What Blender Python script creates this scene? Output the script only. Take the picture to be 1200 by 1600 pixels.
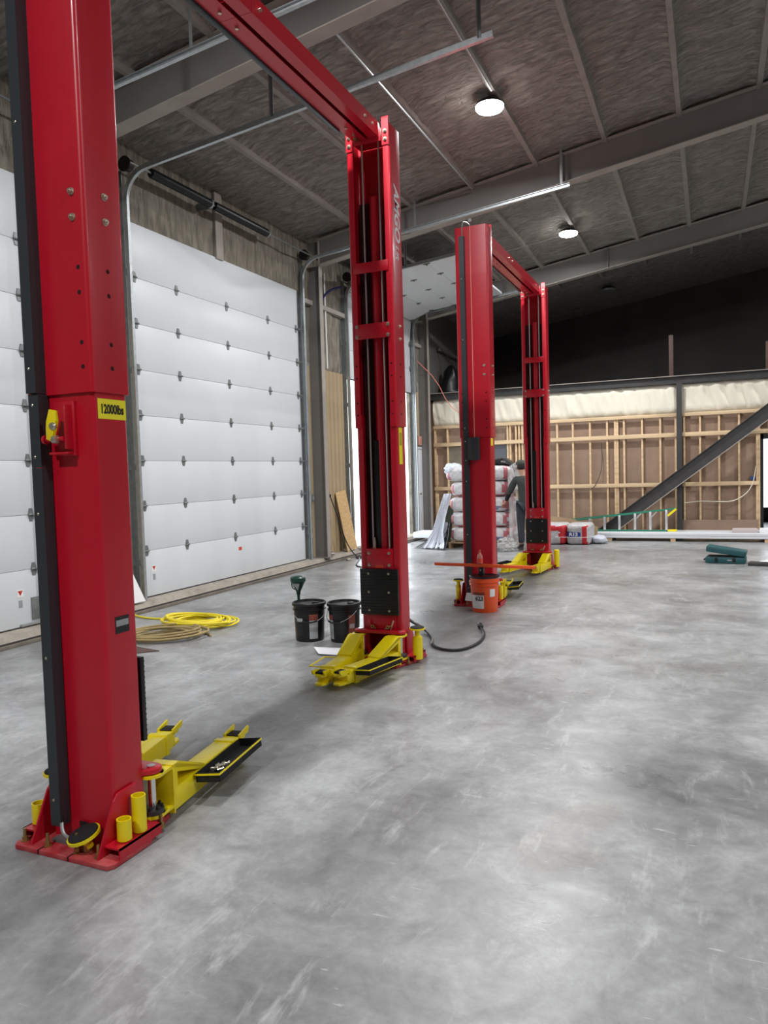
import bpy, bmesh, math, random
from mathutils import Vector, Matrix, noise
random.seed(7)
for o in list(bpy.data.objects): bpy.data.objects.remove(o)
S = bpy.context.scene; COL = S.collection
PI = math.pi
# ------------------------------------------------------------------ camera
cd = bpy.data.cameras.new('camera'); cam = bpy.data.objects.new('camera', cd); COL.objects.link(cam)
r = Vector((0.9159391, 0.4002616, -0.0290904)); u = Vector((0.0051021, 0.0608674, 0.9981328)); b = r.cross(u)
m = Matrix.Identity(4)
for i in range(3): m[i][0], m[i][1], m[i][2] = r[i], u[i], b[i]
m.translation = Vector((0, 0, 1.5)); cam.matrix_world = m
cd.sensor_fit = 'VERTICAL'; cd.sensor_height = 24.0; cd.lens = 24.0 * 1166.9 / 1600
cd.clip_start = 0.05; cd.clip_end = 300
S.camera = cam
# ------------------------------------------------------------------ world, lamps, exposure
w = bpy.data.worlds.new('overcast_daylight'); S.world = w; w.use_nodes = True
bg = w.node_tree.nodes['Background']; bg.inputs[0].default_value = (0.86, 0.93, 1.0, 1); bg.inputs[1].default_value = 4.0
S.view_settings.view_transform = 'Standard'; S.view_settings.look = 'None'
S.view_settings.gamma = 1.0; S.view_settings.use_curve_mapping = False
S.view_settings.exposure = 0.12
LAMP_W = 190.0
LAMPS = [(-2.35, 8.77), (-2.35, 14.05), (-2.35, 3.5), (-2.35, -1.8), (4.2, 6.1), (4.2, 11.4), (4.2, 0.8), (4.2, 15.6), (9.5, 3.5), (9.5, 10)]  # visible lamps come first; the rest are unseen, added to light the hall
def roofz(x):
    return 5.315 + 0.152 * (x + 5.85) if x < 4.5 else 5.315 + 0.152 * 10.35 - 0.152 * (x - 4.5)

# ------------------------------------------------------------------ materials
def mat(name, col, rough=0.5, metal=0.0, var=0.0, scale=8.0, bump=0.0, bscale=None, coat=0.0, alpha=1.0, trans=0.0, spec=0.5, stretch=None, emit=0.0, col2=None, detail=5.0):
    M = bpy.data.materials.new(name); M.use_nodes = True
    nt = M.node_tree; P = nt.nodes['Principled BSDF']; L = nt.links
    P.inputs['Base Color'].default_value = (*col, 1); P.inputs['Roughness'].default_value = rough
    P.inputs['Metallic'].default_value = metal; P.inputs['Coat Weight'].default_value = coat
    P.inputs['Coat Roughness'].default_value = 0.12
    P.inputs['Specular IOR Level'].default_value = spec
    P.inputs['Alpha'].default_value = alpha; P.inputs['Transmission Weight'].default_value = trans
    if emit:
        P.inputs['Emission Color'].default_value = (*col, 1); P.inputs['Emission Strength'].default_value = emit
    tc = nt.nodes.new('ShaderNodeTexCoord'); mp = nt.nodes.new('ShaderNodeMapping'); L.new(tc.outputs['Object'], mp.inputs[0])
    if stretch: mp.inputs['Scale'].default_value = stretch
    if var or col2:
        n = nt.nodes.new('ShaderNodeTexNoise'); n.inputs['Scale'].default_value = scale; n.inputs['Detail'].default_value = detail
        n.inputs['Roughness'].default_value = 0.6
        L.new(mp.outputs[0], n.inputs[0])
        cr = nt.nodes.new('ShaderNodeValToRGB'); L.new(n.outputs[0], cr.inputs[0]); L.new(cr.outputs[0], P.inputs['Base Color'])
        c2 = col2 if col2 else tuple(min(1, c * (1 + var)) for c in col); c1 = col if col2 else tuple(c * (1 - var) for c in col)
        cr.color_ramp.elements[0].position = 0.32; cr.color_ramp.elements[0].color = (*c1, 1)
        cr.color_ramp.elements[1].position = 0.68; cr.color_ramp.elements[1].color = (*c2, 1)
    if bump:
        n2 = nt.nodes.new('ShaderNodeTexNoise'); n2.inputs['Scale'].default_value = bscale or scale; n2.inputs['Detail'].default_value = 6
        L.new(mp.outputs[0], n2.inputs[0])
        bp = nt.nodes.new('ShaderNodeBump'); bp.inputs['Strength'].default_value = 1.0; bp.inputs['Distance'].default_value = bump
        L.new(n2.outputs[0], bp.inputs['Height']); L.new(bp.outputs[0], P.inputs['Normal'])
    return M
RED = mat('red_paint', (0.53, 0.0045, 0.020), 0.36, var=0.06, scale=3, coat=0.15)
REDO = mat('oxide_red_paint', (0.21, 0.008, 0.014), 0.5, var=0.15, scale=6)
CHAR = mat('charcoal_cover', (0.028, 0.036, 0.042), 0.42)
BLK = mat('black_plastic', (0.006, 0.006, 0.007), 0.4)
RUB = mat('black_rubber', (0.010, 0.010, 0.011), 0.8, bump=0.002, bscale=220)
INNER = mat('dark_inner_red', (0.035, 0.003, 0.005), 0.7)
REDB = mat('dusty_red_paint', (0.42, 0.006, 0.016), 0.5, col2=(0.52, 0.10, 0.10), scale=14)
HOLE = mat('dark_hole', (0.02, 0.001, 0.002), 0.9)
YEL = mat('yellow_paint', (0.92, 0.74, 0.004), 0.38, coat=0.2, var=0.04, scale=5)
YLAB = mat('yellow_label', (0.98, 0.86, 0.02), 0.5)
OLIVE = mat('tube_inside', (0.22, 0.20, 0.01), 0.7)
CHR = mat('chrome', (0.75, 0.75, 0.75), 0.18, metal=1)
ZINC = mat('zinc_bolt', (0.60, 0.56, 0.46), 0.35, metal=0.9)
BRASS = mat('yellow_zinc', (0.42, 0.30, 0.12), 0.4, metal=0.8)
GALV = mat('galvanized_steel', (0.46, 0.49, 0.50), 0.42, metal=0.75, var=0.12, scale=20)
GALVD = mat('dull_galvanized', (0.22, 0.235, 0.23), 0.5, metal=0.5, var=0.15, scale=12)
CABLE = mat('steel_cable', (0.55, 0.53, 0.50), 0.4, metal=0.6)
STEEL = mat('grey_primer_steel', (0.165, 0.155, 0.142), 0.62, var=0.08, scale=2)
STEELD = mat('dark_steel', (0.040, 0.038, 0.037), 0.5, var=0.2, scale=4)
PURL = mat('foam_dusted_purlin', (0.25, 0.228, 0.205), 0.8, var=0.12, scale=6)
STEELP = mat('flange_primer', (0.33, 0.295, 0.26), 0.6, var=0.1, scale=3)
WHT = mat('white_door_panel', (0.66, 0.69, 0.71), 0.42, var=0.015, scale=2)
WHITE = mat('white_label', (0.85, 0.85, 0.84), 0.55)
WLET = mat('white_lettering', (0.80, 0.76, 0.78), 0.5)
SEAM = mat('seam_grey', (0.30, 0.32, 0.33), 0.6)
TAN = mat('tan_wall_panel', (0.38, 0.29, 0.17), 0.5, var=0.05, scale=2)
CONC = mat('curb_concrete', (0.36, 0.32, 0.27), 0.8, var=0.22, scale=5, bump=0.006, bscale=30)
FOAMW = mat('wall_spray_foam', (0.155, 0.137, 0.108), 0.9, col2=(0.31, 0.28, 0.225), scale=6, bump=0.09, bscale=7, stretch=(1, 2.2, 0.55))
CREAM = mat('cream_foam', (0.78, 0.73, 0.60), 0.75, var=0.05, scale=3, bump=0.012, bscale=9, stretch=(1, 1, 0.5))
PINE = mat('pine_lumber', (0.66, 0.47, 0.28), 0.7, var=0.16, scale=3, stretch=(1, 1, 6))
PINEH = mat('pine_lumber_flat', (0.68, 0.50, 0.30), 0.7, var=0.16, scale=2.5, stretch=(0.4, 6, 6))
KRAFT = mat('brown_sheathing', (0.30, 0.205, 0.145), 0.75, var=0.16, scale=1.6)
OSB = mat('osb_board', (0.42, 0.25, 0.10), 0.75, col2=(0.66, 0.45, 0.22), scale=34)
GREYP = mat('grey_panel', (0.10, 0.105, 0.12), 0.6)
DARKW = mat('black_barrier', (0.034, 0.029, 0.025), 0.62, var=0.25, scale=1.2)
ORG = mat('orange_plastic', (0.78, 0.085, 0.012), 0.38, coat=0.15)
ORG2 = mat('orange_red_bar', (0.75, 0.09, 0.015), 0.45)
TEAL = mat('teal_plastic', (0.012, 0.075, 0.085), 0.5, var=0.1)
GRN = mat('dark_green_plastic', (0.005, 0.034, 0.024), 0.35)
GRNF = mat('green_fiberglass', (0.02, 0.20, 0.12), 0.5)
ALU = mat('aluminium', (0.62, 0.63, 0.64), 0.38, metal=0.7)
YCORD = mat('yellow_cord', (0.80, 0.66, 0.02), 0.55)
TCORD = mat('tan_cord', (0.36, 0.27, 0.12), 0.7)
BCORD = mat('black_cord', (0.012, 0.013, 0.014), 0.45)
CCORD = mat('silver_sleeve', (0.55, 0.54, 0.52), 0.3, metal=0.8)
BLUEC = mat('blue_cord', (0.02, 0.02, 0.10), 0.5)
PINKC = mat('pink_line', (0.82, 0.27, 0.21), 0.6)
PAPER = mat('white_paper', (0.78, 0.79, 0.80), 0.7)
WRAP = mat('white_wrap', (0.72, 0.70, 0.70), 0.35, col2=(0.50, 0.50, 0.52), scale=9, bump=0.02, bscale=16)
WRAPR = mat('red_print', (0.62, 0.03, 0.04), 0.4)
WRAPF = mat('faded_red_print', (0.42, 0.13, 0.15), 0.35)
WRAPG = mat('faded_blue_print', (0.16, 0.19, 0.33), 0.35)
WRAPB = mat('blue_print', (0.02, 0.07, 0.36), 0.4)
CLEAR = mat('clear_film', (0.75, 0.77, 0.76), 0.18, alpha=0.34, bump=0.03, bscale=9)
TARPW = mat('white_sheeting', (0.62, 0.66, 0.74), 0.4, bump=0.03, bscale=8)
TARPB = mat('black_sheeting', (0.008, 0.008, 0.009), 0.3, bump=0.03, bscale=10)
OLVB = mat('dark_green_board', (0.03, 0.035, 0.018), 0.6)
PALW = mat('pallet_wood', (0.30, 0.20, 0.11), 0.8, var=0.2, scale=6)
CARD = mat('cardboard', (0.36, 0.26, 0.15), 0.8)
SKIN = mat('skin', (0.45, 0.24, 0.16), 0.55)
SHIRT = mat('dark_olive_shirt', (0.036, 0.042, 0.038), 0.85, bump=0.006, bscale=14)
SLEEVE = mat('black_sleeve', (0.010, 0.006, 0.007), 0.85)
JEANS = mat('dark_jeans', (0.026, 0.030, 0.042), 0.85, bump=0.008, bscale=14)
CAPM = mat('green_grey_cap', (0.05, 0.055, 0.042), 0.85)
HAIR = mat('dark_hair', (0.02, 0.012, 0.008), 0.7)
BOOT = mat('grey_boot', (0.06, 0.055, 0.05), 0.7)
REDPL = mat('red_cap_plastic', (0.5, 0.03, 0.02), 0.3)
LABD = mat('dark_label', (0.012, 0.012, 0.013), 0.5)
LABG = mat('grey_label', (0.36, 0.38, 0.39), 0.5)
LABB = mat('brown_label', (0.20, 0.05, 0.03), 0.5)
LABT = mat('amber_label', (0.35, 0.16, 0.04), 0.5)
REDLAB = mat('red_orange_label', (0.72, 0.06, 0.03), 0.5)
CLEARP = mat('red_tinted_clear', (0.75, 0.35, 0.30), 0.1, alpha=0.55)
LENS = mat('lamp_lens', (1.0, 0.98, 0.96), 0.4, emit=45)
LENSOFF = mat('lamp_lens_off', (0.18, 0.18, 0.18), 0.3)
GRAV = mat('outside_gravel', (0.45, 0.45, 0.44), 0.9, var=0.2, scale=3)

def floor_mat():
    M = bpy.data.materials.new('polished_concrete'); M.use_nodes = True
    nt = M.node_tree; P = nt.nodes['Principled BSDF']; L = nt.links; N = nt.nodes.new
    tc = N('ShaderNodeTexCoord')
    def nz(scale, det, rough=0.6, dist=0.0, st=None):
        n = N('ShaderNodeTexNoise'); n.inputs['Scale'].default_value = scale; n.inputs['Detail'].default_value = det
        n.inputs['Roughness'].default_value = rough; n.inputs['Distortion'].default_value = dist
        if st:
            mp = N('ShaderNodeMapping'); mp.inputs['Scale'].default_value = st; mp.inputs['Rotation'].default_value = (0, 0, 0.5)
            L.new(tc.outputs['Object'], mp.inputs[0]); L.new(mp.outputs[0], n.inputs[0])
        else: L.new(tc.outputs['Object'], n.inputs[0])
        return n.outputs[0]
    def ramp(s, a, ca, b_, cb):
        c = N('ShaderNodeValToRGB'); c.color_ramp.elements[0].position = a; c.color_ramp.elements[1].position = b_
        c.color_ramp.elements[0].color = (*ca, 1); c.color_ramp.elements[1].color = (*cb, 1); L.new(s, c.inputs[0]); return c.outputs[0]
    def mix(kind, f, a, b_):
        x = N('ShaderNodeMixRGB'); x.blend_type = kind
        if isinstance(f, float): x.inputs[0].default_value = f
        else: L.new(f, x.inputs[0])
        for i, v in ((1, a), (2, b_)):
            if isinstance(v, tuple): x.inputs[i].default_value = (*v, 1)
            else: L.new(v, x.inputs[i])
        return x.outputs[0]
    base = ramp(nz(0.9, 8, 0.62, 0.6), 0.30, (0.150, 0.150, 0.149), 0.70, (0.41, 0.415, 0.415))
    mid = ramp(nz(4.5, 7, 0.65, 0.9), 0.3, (0.72, 0.72, 0.72), 0.72, (1.18, 1.18, 1.18))
    c = mix('MULTIPLY', 1.0, base, mid)
    streak = ramp(nz(3.2, 6, 0.7, 0.4, (3.2, 0.8, 1)), 0.56, (0, 0, 0), 0.74, (1, 1, 1))
    c = mix('MIX', streak, c, mix('MIX', 0.62, c, (0.50, 0.50, 0.50)))
    fine = ramp(nz(26, 5, 0.7), 0.25, (0.84, 0.84, 0.84), 0.75, (1.12, 1.12, 1.12)); c = mix('MULTIPLY', 1.0, c, fine)
    scuff = ramp(nz(7, 3, 0.5, 2.6, (0.5, 4, 1)), 0.70, (0, 0, 0), 0.76, (1, 1, 1))
    c = mix('MIX', scuff, c, mix('MIX', 0.5, c, (0.62, 0.62, 0.61)))
    stain = ramp(nz(0.55, 3, 0.5, 0.3), 0.66, (0, 0, 0), 0.80, (1, 1, 1)); c = mix('MIX', stain, c, mix('MULTIPLY', 0.6, c, (0.82, 0.66, 0.48)))
    L.new(c, P.inputs['Base Color'])
    ro = ramp(nz(2.2, 6, 0.65, 0.5), 0.3, (0.24, 0.24, 0.24), 0.72, (0.50, 0.50, 0.50)); L.new(ro, P.inputs['Roughness'])
    P.inputs['Specular IOR Level'].default_value = 0.55
    bp = N('ShaderNodeBump'); bp.inputs['Distance'].default_value = 0.004; bp.inputs['Strength'].default_value = 0.6
    L.new(nz(9, 8, 0.6), bp.inputs['Height']); L.new(bp.outputs[0], P.inputs['Normal'])
    return M
FLOOR = floor_mat()

def foam_mat():
    M = bpy.data.materials.new('ceiling_spray_foam'); M.use_nodes = True
    nt = M.node_tree; P = nt.nodes['Principled BSDF']; L = nt.links; N = nt.nodes.new
    tc = N('ShaderNodeTexCoord'); P.inputs['Roughness'].default_value = 0.85; P.inputs['Specular IOR Level'].default_value = 0.25
    mp = N('ShaderNodeMapping'); mp.inputs['Scale'].default_value = (0.9, 2.6, 1); mp.inputs['Rotation'].default_value = (0, 0, 0.12); L.new(tc.outputs['Object'], mp.inputs[0])
    n = N('ShaderNodeTexNoise'); n.inputs['Scale'].default_value = 5.5; n.inputs['Detail'].default_value = 7; n.inputs['Roughness'].default_value = 0.62; n.inputs['Distortion'].default_value = 0.8
    L.new(mp.outputs[0], n.inputs[0])
    n2 = N('ShaderNodeTexNoise'); n2.inputs['Scale'].default_value = 0.7; n2.inputs['Detail'].default_value = 3; L.new(tc.outputs['Object'], n2.inputs[0])
    c = N('ShaderNodeValToRGB'); L.new(n.outputs[0], c.inputs[0])
    c.color_ramp.elements[0].position = 0.3; c.color_ramp.elements[0].color = (0.165, 0.149, 0.132, 1)
    c.color_ramp.elements[1].position = 0.68; c.color_ramp.elements[1].color = (0.39, 0.36, 0.325, 1)
    L.new(c.outputs[0], P.inputs['Base Color'])
    bp = N('ShaderNodeBump'); bp.inputs['Distance'].default_value = 0.10; L.new(n.outputs[0], bp.inputs['Height']); L.new(bp.outputs[0], P.inputs['Normal'])
    return M
FOAM = foam_mat()

# ------------------------------------------------------------------ builders
ROOT = {}
def tag(o, label=None, cat=None, group=None, kind=None):
    if label: o['label'] = label
    if cat: o['category'] = cat
    if group: o['group'] = group
    if kind: o['kind'] = kind
    return o
def thing(name, label, cat, loc=(0, 0, 0), rz=0.0, group=None):
    o = bpy.data.objects.new(name, None); COL.objects.link(o); o.location = loc; o.rotation_euler = (0, 0, rz); o.empty_display_size = 0.1
    ROOT[o] = Matrix.Translation(loc) @ Matrix.Rotation(rz, 4, 'Z')
    return tag(o, label, cat, group)
class MB:
    """mesh builder in world space (or in the frame T)"""
    def __init__(s, T=None): s.bm = bmesh.new(); s.T = T or Matrix.Identity(4)
    def v(s, p): return s.bm.verts.new(s.T @ Vector(p))
    def face(s, vs):
        try: return s.bm.faces.new(vs)
        except ValueError: return None
    def box(s, x0, x1, y0, y1, z0, z1, bev=0.0):
        t = bmesh.new()
        vs = [t.verts.new((x, y, z)) for x in (x0, x1) for y in (y0, y1) for z in (z0, z1)]
        for f in ((0, 1, 3, 2), (4, 6, 7, 5), (0, 4, 5, 1), (2, 3, 7, 6), (0, 2, 6, 4), (1, 5, 7, 3)): t.faces.new([vs[i] for i in f])
        s._merge(t, bev); return s
    def obox(s, c, ax, ay, az, bev=0.0):
        c, ax, ay, az = map(Vector, (c, ax, ay, az)); t = bmesh.new()
        vs = [t.verts.new(c + ax * i + ay * j + az * k) for i in (-.5, .5) for j in (-.5, .5) for k in (-.5, .5)]
        for f in ((0, 1, 3, 2), (4, 6, 7, 5), (0, 4, 5, 1), (2, 3, 7, 6), (0, 2, 6, 4), (1, 5, 7, 3)): t.faces.new([vs[i] for i in f])
        s._merge(t, bev); return s
    def bar(s, p0, p1, wid, th, up=(0, 0, 1), bev=0.0):
        p0, p1 = Vector(p0), Vector(p1); d = p1 - p0; side = d.cross(Vector(up)).normalized(); upv = side.cross(d).normalized()
        return s.obox((p0 + p1) / 2, d, side * wid, upv * th, bev)
    def _merge(s, t, bev=0.0):
        if bev > 0: bmesh.ops.bevel(t, geom=list(t.edges), offset=bev, segments=2, profile=0.5, affect='EDGES')
        mp = {}
        for v in t.verts: mp[v] = s.bm.verts.new(s.T @ v.co)
        for f in t.faces: s.face([mp[v] for v in f.verts])
        t.free()
    def cyl(s, p0, p1, r0, r1=None, n=20, cap=True):
        p0, p1 = Vector(p0), Vector(p1); r1 = r0 if r1 is None else r1
        d = (p1 - p0).normalized(); a = d.orthogonal().normalized(); c = d.cross(a)
        A = []; B = []
        for i in range(n):
            q = a * math.cos(2 * PI * i / n) + c * math.sin(2 * PI * i / n)
            A.append(s.v(p0 + q * r0)); B.append(s.v(p1 + q * r1))
        for i in range(n): s.face([A[i], A[(i + 1) % n], B[(i + 1) % n], B[i]])
        if cap: s.face(A[::-1]); s.face(B)
        return s
    def lathe(s, prof, c=(0, 0, 0), ax=(0, 0, 1), n=28, cap=True):
        c = Vector(c); d = Vector(ax).normalized(); a = d.orthogonal().normalized(); e = d.cross(a); rings = []
        for (rr, h) in prof: rings.append([s.v(c + d * h + (a * math.cos(2 * PI * i / n) + e * math.sin(2 * PI * i / n)) * max(rr, 1e-4)) for i in range(n)])
        for A, B in zip(rings, rings[1:]):
            for i in range(n): s.face([A[i], A[(i + 1) % n], B[(i + 1) % n], B[i]])
        if cap: s.face(rings[0][::-1]); s.face(rings[-1])
        return s
    def prism(s, pts, lo, hi, axis='z', bev=0.0):
        f = {'z': lambda a, b_, h: (a, b_, h), 'y': lambda a, b_, h: (a, h, b_), 'x': lambda a, b_, h: (h, a, b_)}[axis]
        t = bmesh.new()
        A = [t.verts.new(f(a, b_, lo)) for a, b_ in pts]; B = [t.verts.new(f(a, b_, hi)) for a, b_ in pts]; n = len(pts)
        for i in range(n): t.faces.new([A[i], A[(i + 1) % n], B[(i + 1) % n], B[i]])
        t.faces.new(A[::-1]); t.faces.new(B)
        s._merge(t, bev); return s
    def tube(s, pts, r_, n=8, smooth=0, closed=False):
        P = [Vector(p) for p in pts]
        for _ in range(smooth):
            Q = [P[0]]
            for a, b_ in zip(P, P[1:]): Q += [a * .75 + b_ * .25, a * .25 + b_ * .75]
            Q.append(P[-1]); P = Q
        rings = []; prev = None
        for i, p in enumerate(P):
            d = (P[min(i + 1, len(P) - 1)] - P[max(i - 1, 0)])
            if d.length < 1e-9: continue
            d.normalize()
            a = d.orthogonal().normalized() if prev is None else (prev - d * prev.dot(d)).normalized()
            prev = a; c = d.cross(a)
            rings.append([s.v(p + (a * math.cos(2 * PI * k / n) + c * math.sin(2 * PI * k / n)) * r_) for k in range(n)])
        for A, B in zip(rings, rings[1:]):
            for k in range(n): s.face([A[k], A[(k + 1) % n], B[(k + 1) % n], B[k]])
        s.face(rings[0][::-1]); s.face(rings[-1]); return s
    def build(s, name, mt, parent=None, label=None, cat=None, group=None, kind=None, sharp=35, loc=None):
        bmesh.ops.recalc_face_normals(s.bm, faces=list(s.bm.faces))
        root = None; p = parent
        while p is not None:
            if p in ROOT: root = ROOT[p]
            p = p.parent
        if root is None and parent is not None: root = Matrix.Translation(parent.location)
        if parent is None:
            if loc is None:
                zs = [v.co for v in s.bm.verts]
                loc = ((min(q.x for q in zs) + max(q.x for q in zs)) / 2, (min(q.y for q in zs) + max(q.y for q in zs)) / 2, min(q.z for q in zs))
            s.bm.transform(Matrix.Translation(loc).inverted())
        else: s.bm.transform(root.inverted())
        me = bpy.data.meshes.new(name); s.bm.to_mesh(me); s.bm.free()
        for p_ in me.polygons: p_.use_smooth = True
        me.set_sharp_from_angle(angle=math.radians(sharp))
        for q in (mt if isinstance(mt, (list, tuple)) else [mt]): me.materials.append(q)
        o = bpy.data.objects.new(name, me); COL.objects.link(o)
        if parent is not None: o.parent = parent
        else: o.location = loc
        return tag(o, label, cat, group, kind)
def text_part(name, body, size, origin, xdir, ydir, mt, parent, depth=0.001, bold=0.0, sx=1.0, shear=0.0, label=None):
    cu = bpy.data.curves.new(name, 'FONT'); cu.body = body; cu.size = size; cu.extrude = depth; cu.offset = bold; cu.shear = shear
    cu.align_x = 'CENTER'; cu.align_y = 'CENTER'
    o = bpy.data.objects.new(name, cu); COL.objects.link(o)
    bpy.context.view_layer.update()
    me = bpy.data.meshes.new_from_object(o.evaluated_get(bpy.context.evaluated_depsgraph_get()))
    bpy.data.objects.remove(o); bpy.data.curves.remove(cu)
    X = Vector(xdir).normalized(); Y = Vector(ydir).normalized(); Z = X.cross(Y)
    M = Matrix.Identity(4)
    for i in range(3): M[i][0], M[i][1], M[i][2] = X[i] * sx, Y[i], Z[i]
    M.translation = Vector(origin)
    root = Matrix.Identity(4); p = parent
    while p is not None:
        if p in ROOT: root = ROOT[p]
        p = p.parent
    me.transform(root.inverted() @ M); me.materials.clear(); me.materials.append(mt); me.name = name
    q = bpy.data.objects.new(name, me); COL.objects.link(q); q.parent = parent
    return tag(q, label)
def struct(mb, name, mt, parent=None, **k):
    return mb.build(name, mt, parent, kind=None if parent is not None else 'structure', **k)

# ------------------------------------------------------------------ SETTING
WX = -6.07                       # plane of the garage doors (left wall)
flo = MB(); flo.box(-6.6, 15, -9, 24, -0.15, 0.0); struct(flo, 'floor', FLOOR)
og = MB(); og.box(-60, -6.6, -30, 60, -0.3, -0.02); struct(og, 'ground', GRAV)
# ceiling: foam skin between the rafters and foam covered purlins
ce = MB()
nx, ny = 120, 200
def grid(mb, x0, x1, y0, y1, nx, ny, fz):
    V = [[mb.v((x0 + (x1 - x0) * i / nx, y0 + (y1 - y0) * j / ny, 0)) for j in range(ny + 1)] for i in range(nx + 1)]
    for i in range(nx + 1):
        for j in range(ny + 1): c = V[i][j].co; V[i][j].co = Vector((c.x, c.y, fz(c.x, c.y)))
    for i in range(nx):
        for j in range(ny): mb.face([V[i][j], V[i + 1][j], V[i + 1][j + 1], V[i][j + 1]])
PX = [-5.13 + 0.953 * i for i in range(0, 10)]
def cz(x, y):
    z = roofz(x) + 0.04
    n1 = noise.noise(Vector((x * 1.6, y * 3.6, 1.3))); n2 = noise.noise(Vector((x * 5, y * 9, 4.0)))
    z += 0.022 * n1 + 0.012 * n2
    for px in PX:
        d = abs(x - px)
        if d < 0.12: z -= 0.05 * (1 - d / 0.12)
    return z
grid(ce, -6.3, 4.5, 2.4, 17.0, 260, 240, cz)
grid(ce, -6.3, 4.5, -9, 2.4, 20, 12, lambda x, y: roofz(x) + 0.03)
grid(ce, -6.3, 4.5, 17.0, 24, 20, 12, lambda x, y: roofz(x) + 0.03)
grid(ce, 4.5, 15, -9, 24, 12, 12, lambda x, y: roofz(x) + 0.03)
ceil = struct(ce, 'ceiling', FOAM, sharp=180, loc=(0, 7, 5.8))
for px in PX:
    p = MB(); zc = roofz(px) + 0.0
    pts = []
    N_ = 150
    prev = None
    for j in range(N_ + 1):
        y = -8.9 + 27 * j / N_
        wb = 0.030 + 0.006 * noise.noise(Vector((px, y * 2.5, 0))); dz = 0.008 * noise.noise(Vector((px, y * 3, 9)))
        ring = [p.v((px - wb - 0.02, y, zc + 0.08)), p.v((px - wb, y, zc - 0.045 + dz)), p.v((px + wb, y, zc - 0.042 + dz)), p.v((px + wb + 0.02, y, zc + 0.08))]
        if prev:
            for k in range(3): p.face([prev[k], prev[k + 1], ring[k + 1], ring[k]])
        prev = ring
    struct(p, 'purlin', PURL, ceil)
# outer shell
sh = MB(); sh.box(-6.6, 15, -9.2, -9, -0.1, 7.6); struct(sh, 'wall_front', FOAMW)
sh = MB(); sh.box(15, 15.2, -9, 24, -0.1, 7.6); struct(sh, 'wall_right', FOAMW)
sh = MB(); sh.box(-6.6, 15.2, -9.2, 24.2, 7.2, 7.4); struct(sh, 'roof_deck', STEELD)
# left wall: curb, foam header, foam and tan panels between openings
DOORS = [(1.45, 5.34), (6.78, 10.62), (12.32, 15.52)]      # y extents of the garage door openings
ZB, ZT = 0.105, 4.40
wl = MB()
ys = [-9] + [v for d in DOORS for v in d] + [24]
for k in range(0, len(ys), 2): wl.box(-6.19, -6.12, ys[k], ys[k + 1], 0.0, ZT)
wl.box(-6.45, -6.12, -9, 24, ZT, 7.3)
wall_left = struct(wl, 'wall_left', FOAMW)
for (a, b_) in ((5.45, 6.62), (10.74, 12.22), (15.62, 16.6)):            # tan ribbed liner below z 3.28
    t = MB(); y = a
    t.box(-6.12, -6.10, a, b_, ZB, 3.28)
    while y < b_ - 0.1:
        t.prism([(-6.10, y), (-6.075, y + 0.02), (-6.075, y + 0.055), (-6.10, y + 0.075)], ZB, 3.28, 'z'); y += 0.15
    struct(t, 'liner_panel', TAN, wall_left)
for (a, b_) in ((5.4, 6.66), (10.7, 12.24), (15.60, 16.6)):           # bulging spray foam above the liner
    f = MB(); V = []
    for i in range(15):
        V.append([]); 
        for j in range(30):
            y = a + (b_ - a) * i / 14; z = 3.26 + 2.2 * j / 29
            e = min(1, min(i, 14 - i) / 2, j / 1.5)
            V[-1].append(f.v((-6.13 + 0.05 * e + 0.05 * e * noise.noise(Vector((y * 3.5, z * 2.2, 2))) + 0.02 * noise.noise(Vector((y * 9, z * 5, 2))), y, z)))
    for i in range(14):
        for j in range(29): f.face([V[i][j], V[i + 1][j], V[i + 1][j + 1], V[i][j + 1]])
    struct(f, 'spray_foam', FOAMW, wall_left, sharp=180)
    g = MB(); g.box(-6.12, -6.0, a + 0.05, b_ - 0.05, 4.27, 4.35, 0.01); struct(g, 'girt', STEELP, wall_left)
f = MB(); V = []
for i in range(70):
    V.append([])
    for j in range(16):
        y = 0.5 + 16.1 * i / 69; z = 4.40 + 1.1 * j / 15
        V[-1].append(f.v((-6.10 + 0.03 * noise.noise(Vector((y * 2.2, z * 1.2, 5))), y, z)))
for i in range(69):
    for j in range(15): f.face([V[i][j], V[i + 1][j], V[i + 1][j + 1], V[i][j + 1]])
struct(f, 'spray_foam', FOAMW, wall_left, sharp=180)
for y in (8.45, 3.3, 13.6):
    g = MB(); g.box(-6.10, -6.04, y, y + 0.16, 4.42, 5.3, 0.01); struct(g, 'header_stud', STEELP, wall_left)
cb = MB(); cb.prism([(-6.12, 0), (-5.84, 0), (-5.84, 0.045), (-5.88, 0.05), (-5.90, 0.095), (-6.12, 0.105)], -9, 16.6, 'y'); struct(cb, 'trim_1', CONC)
cb = MB(); cb.box(-5.838, -5.80, -9, 16.6, 0.0, 0.034, 0.004); struct(cb, 'trim_3', mat('curb_edge', (0.17, 0.145, 0.115), 0.85, var=0.25, scale=4))
cb = MB(); cb.box(-5.839, -5.825, -9, 16.6, 0.034, 0.05); struct(cb, 'trim_4', mat('curb_joint', (0.05, 0.045, 0.04), 0.9))

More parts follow.
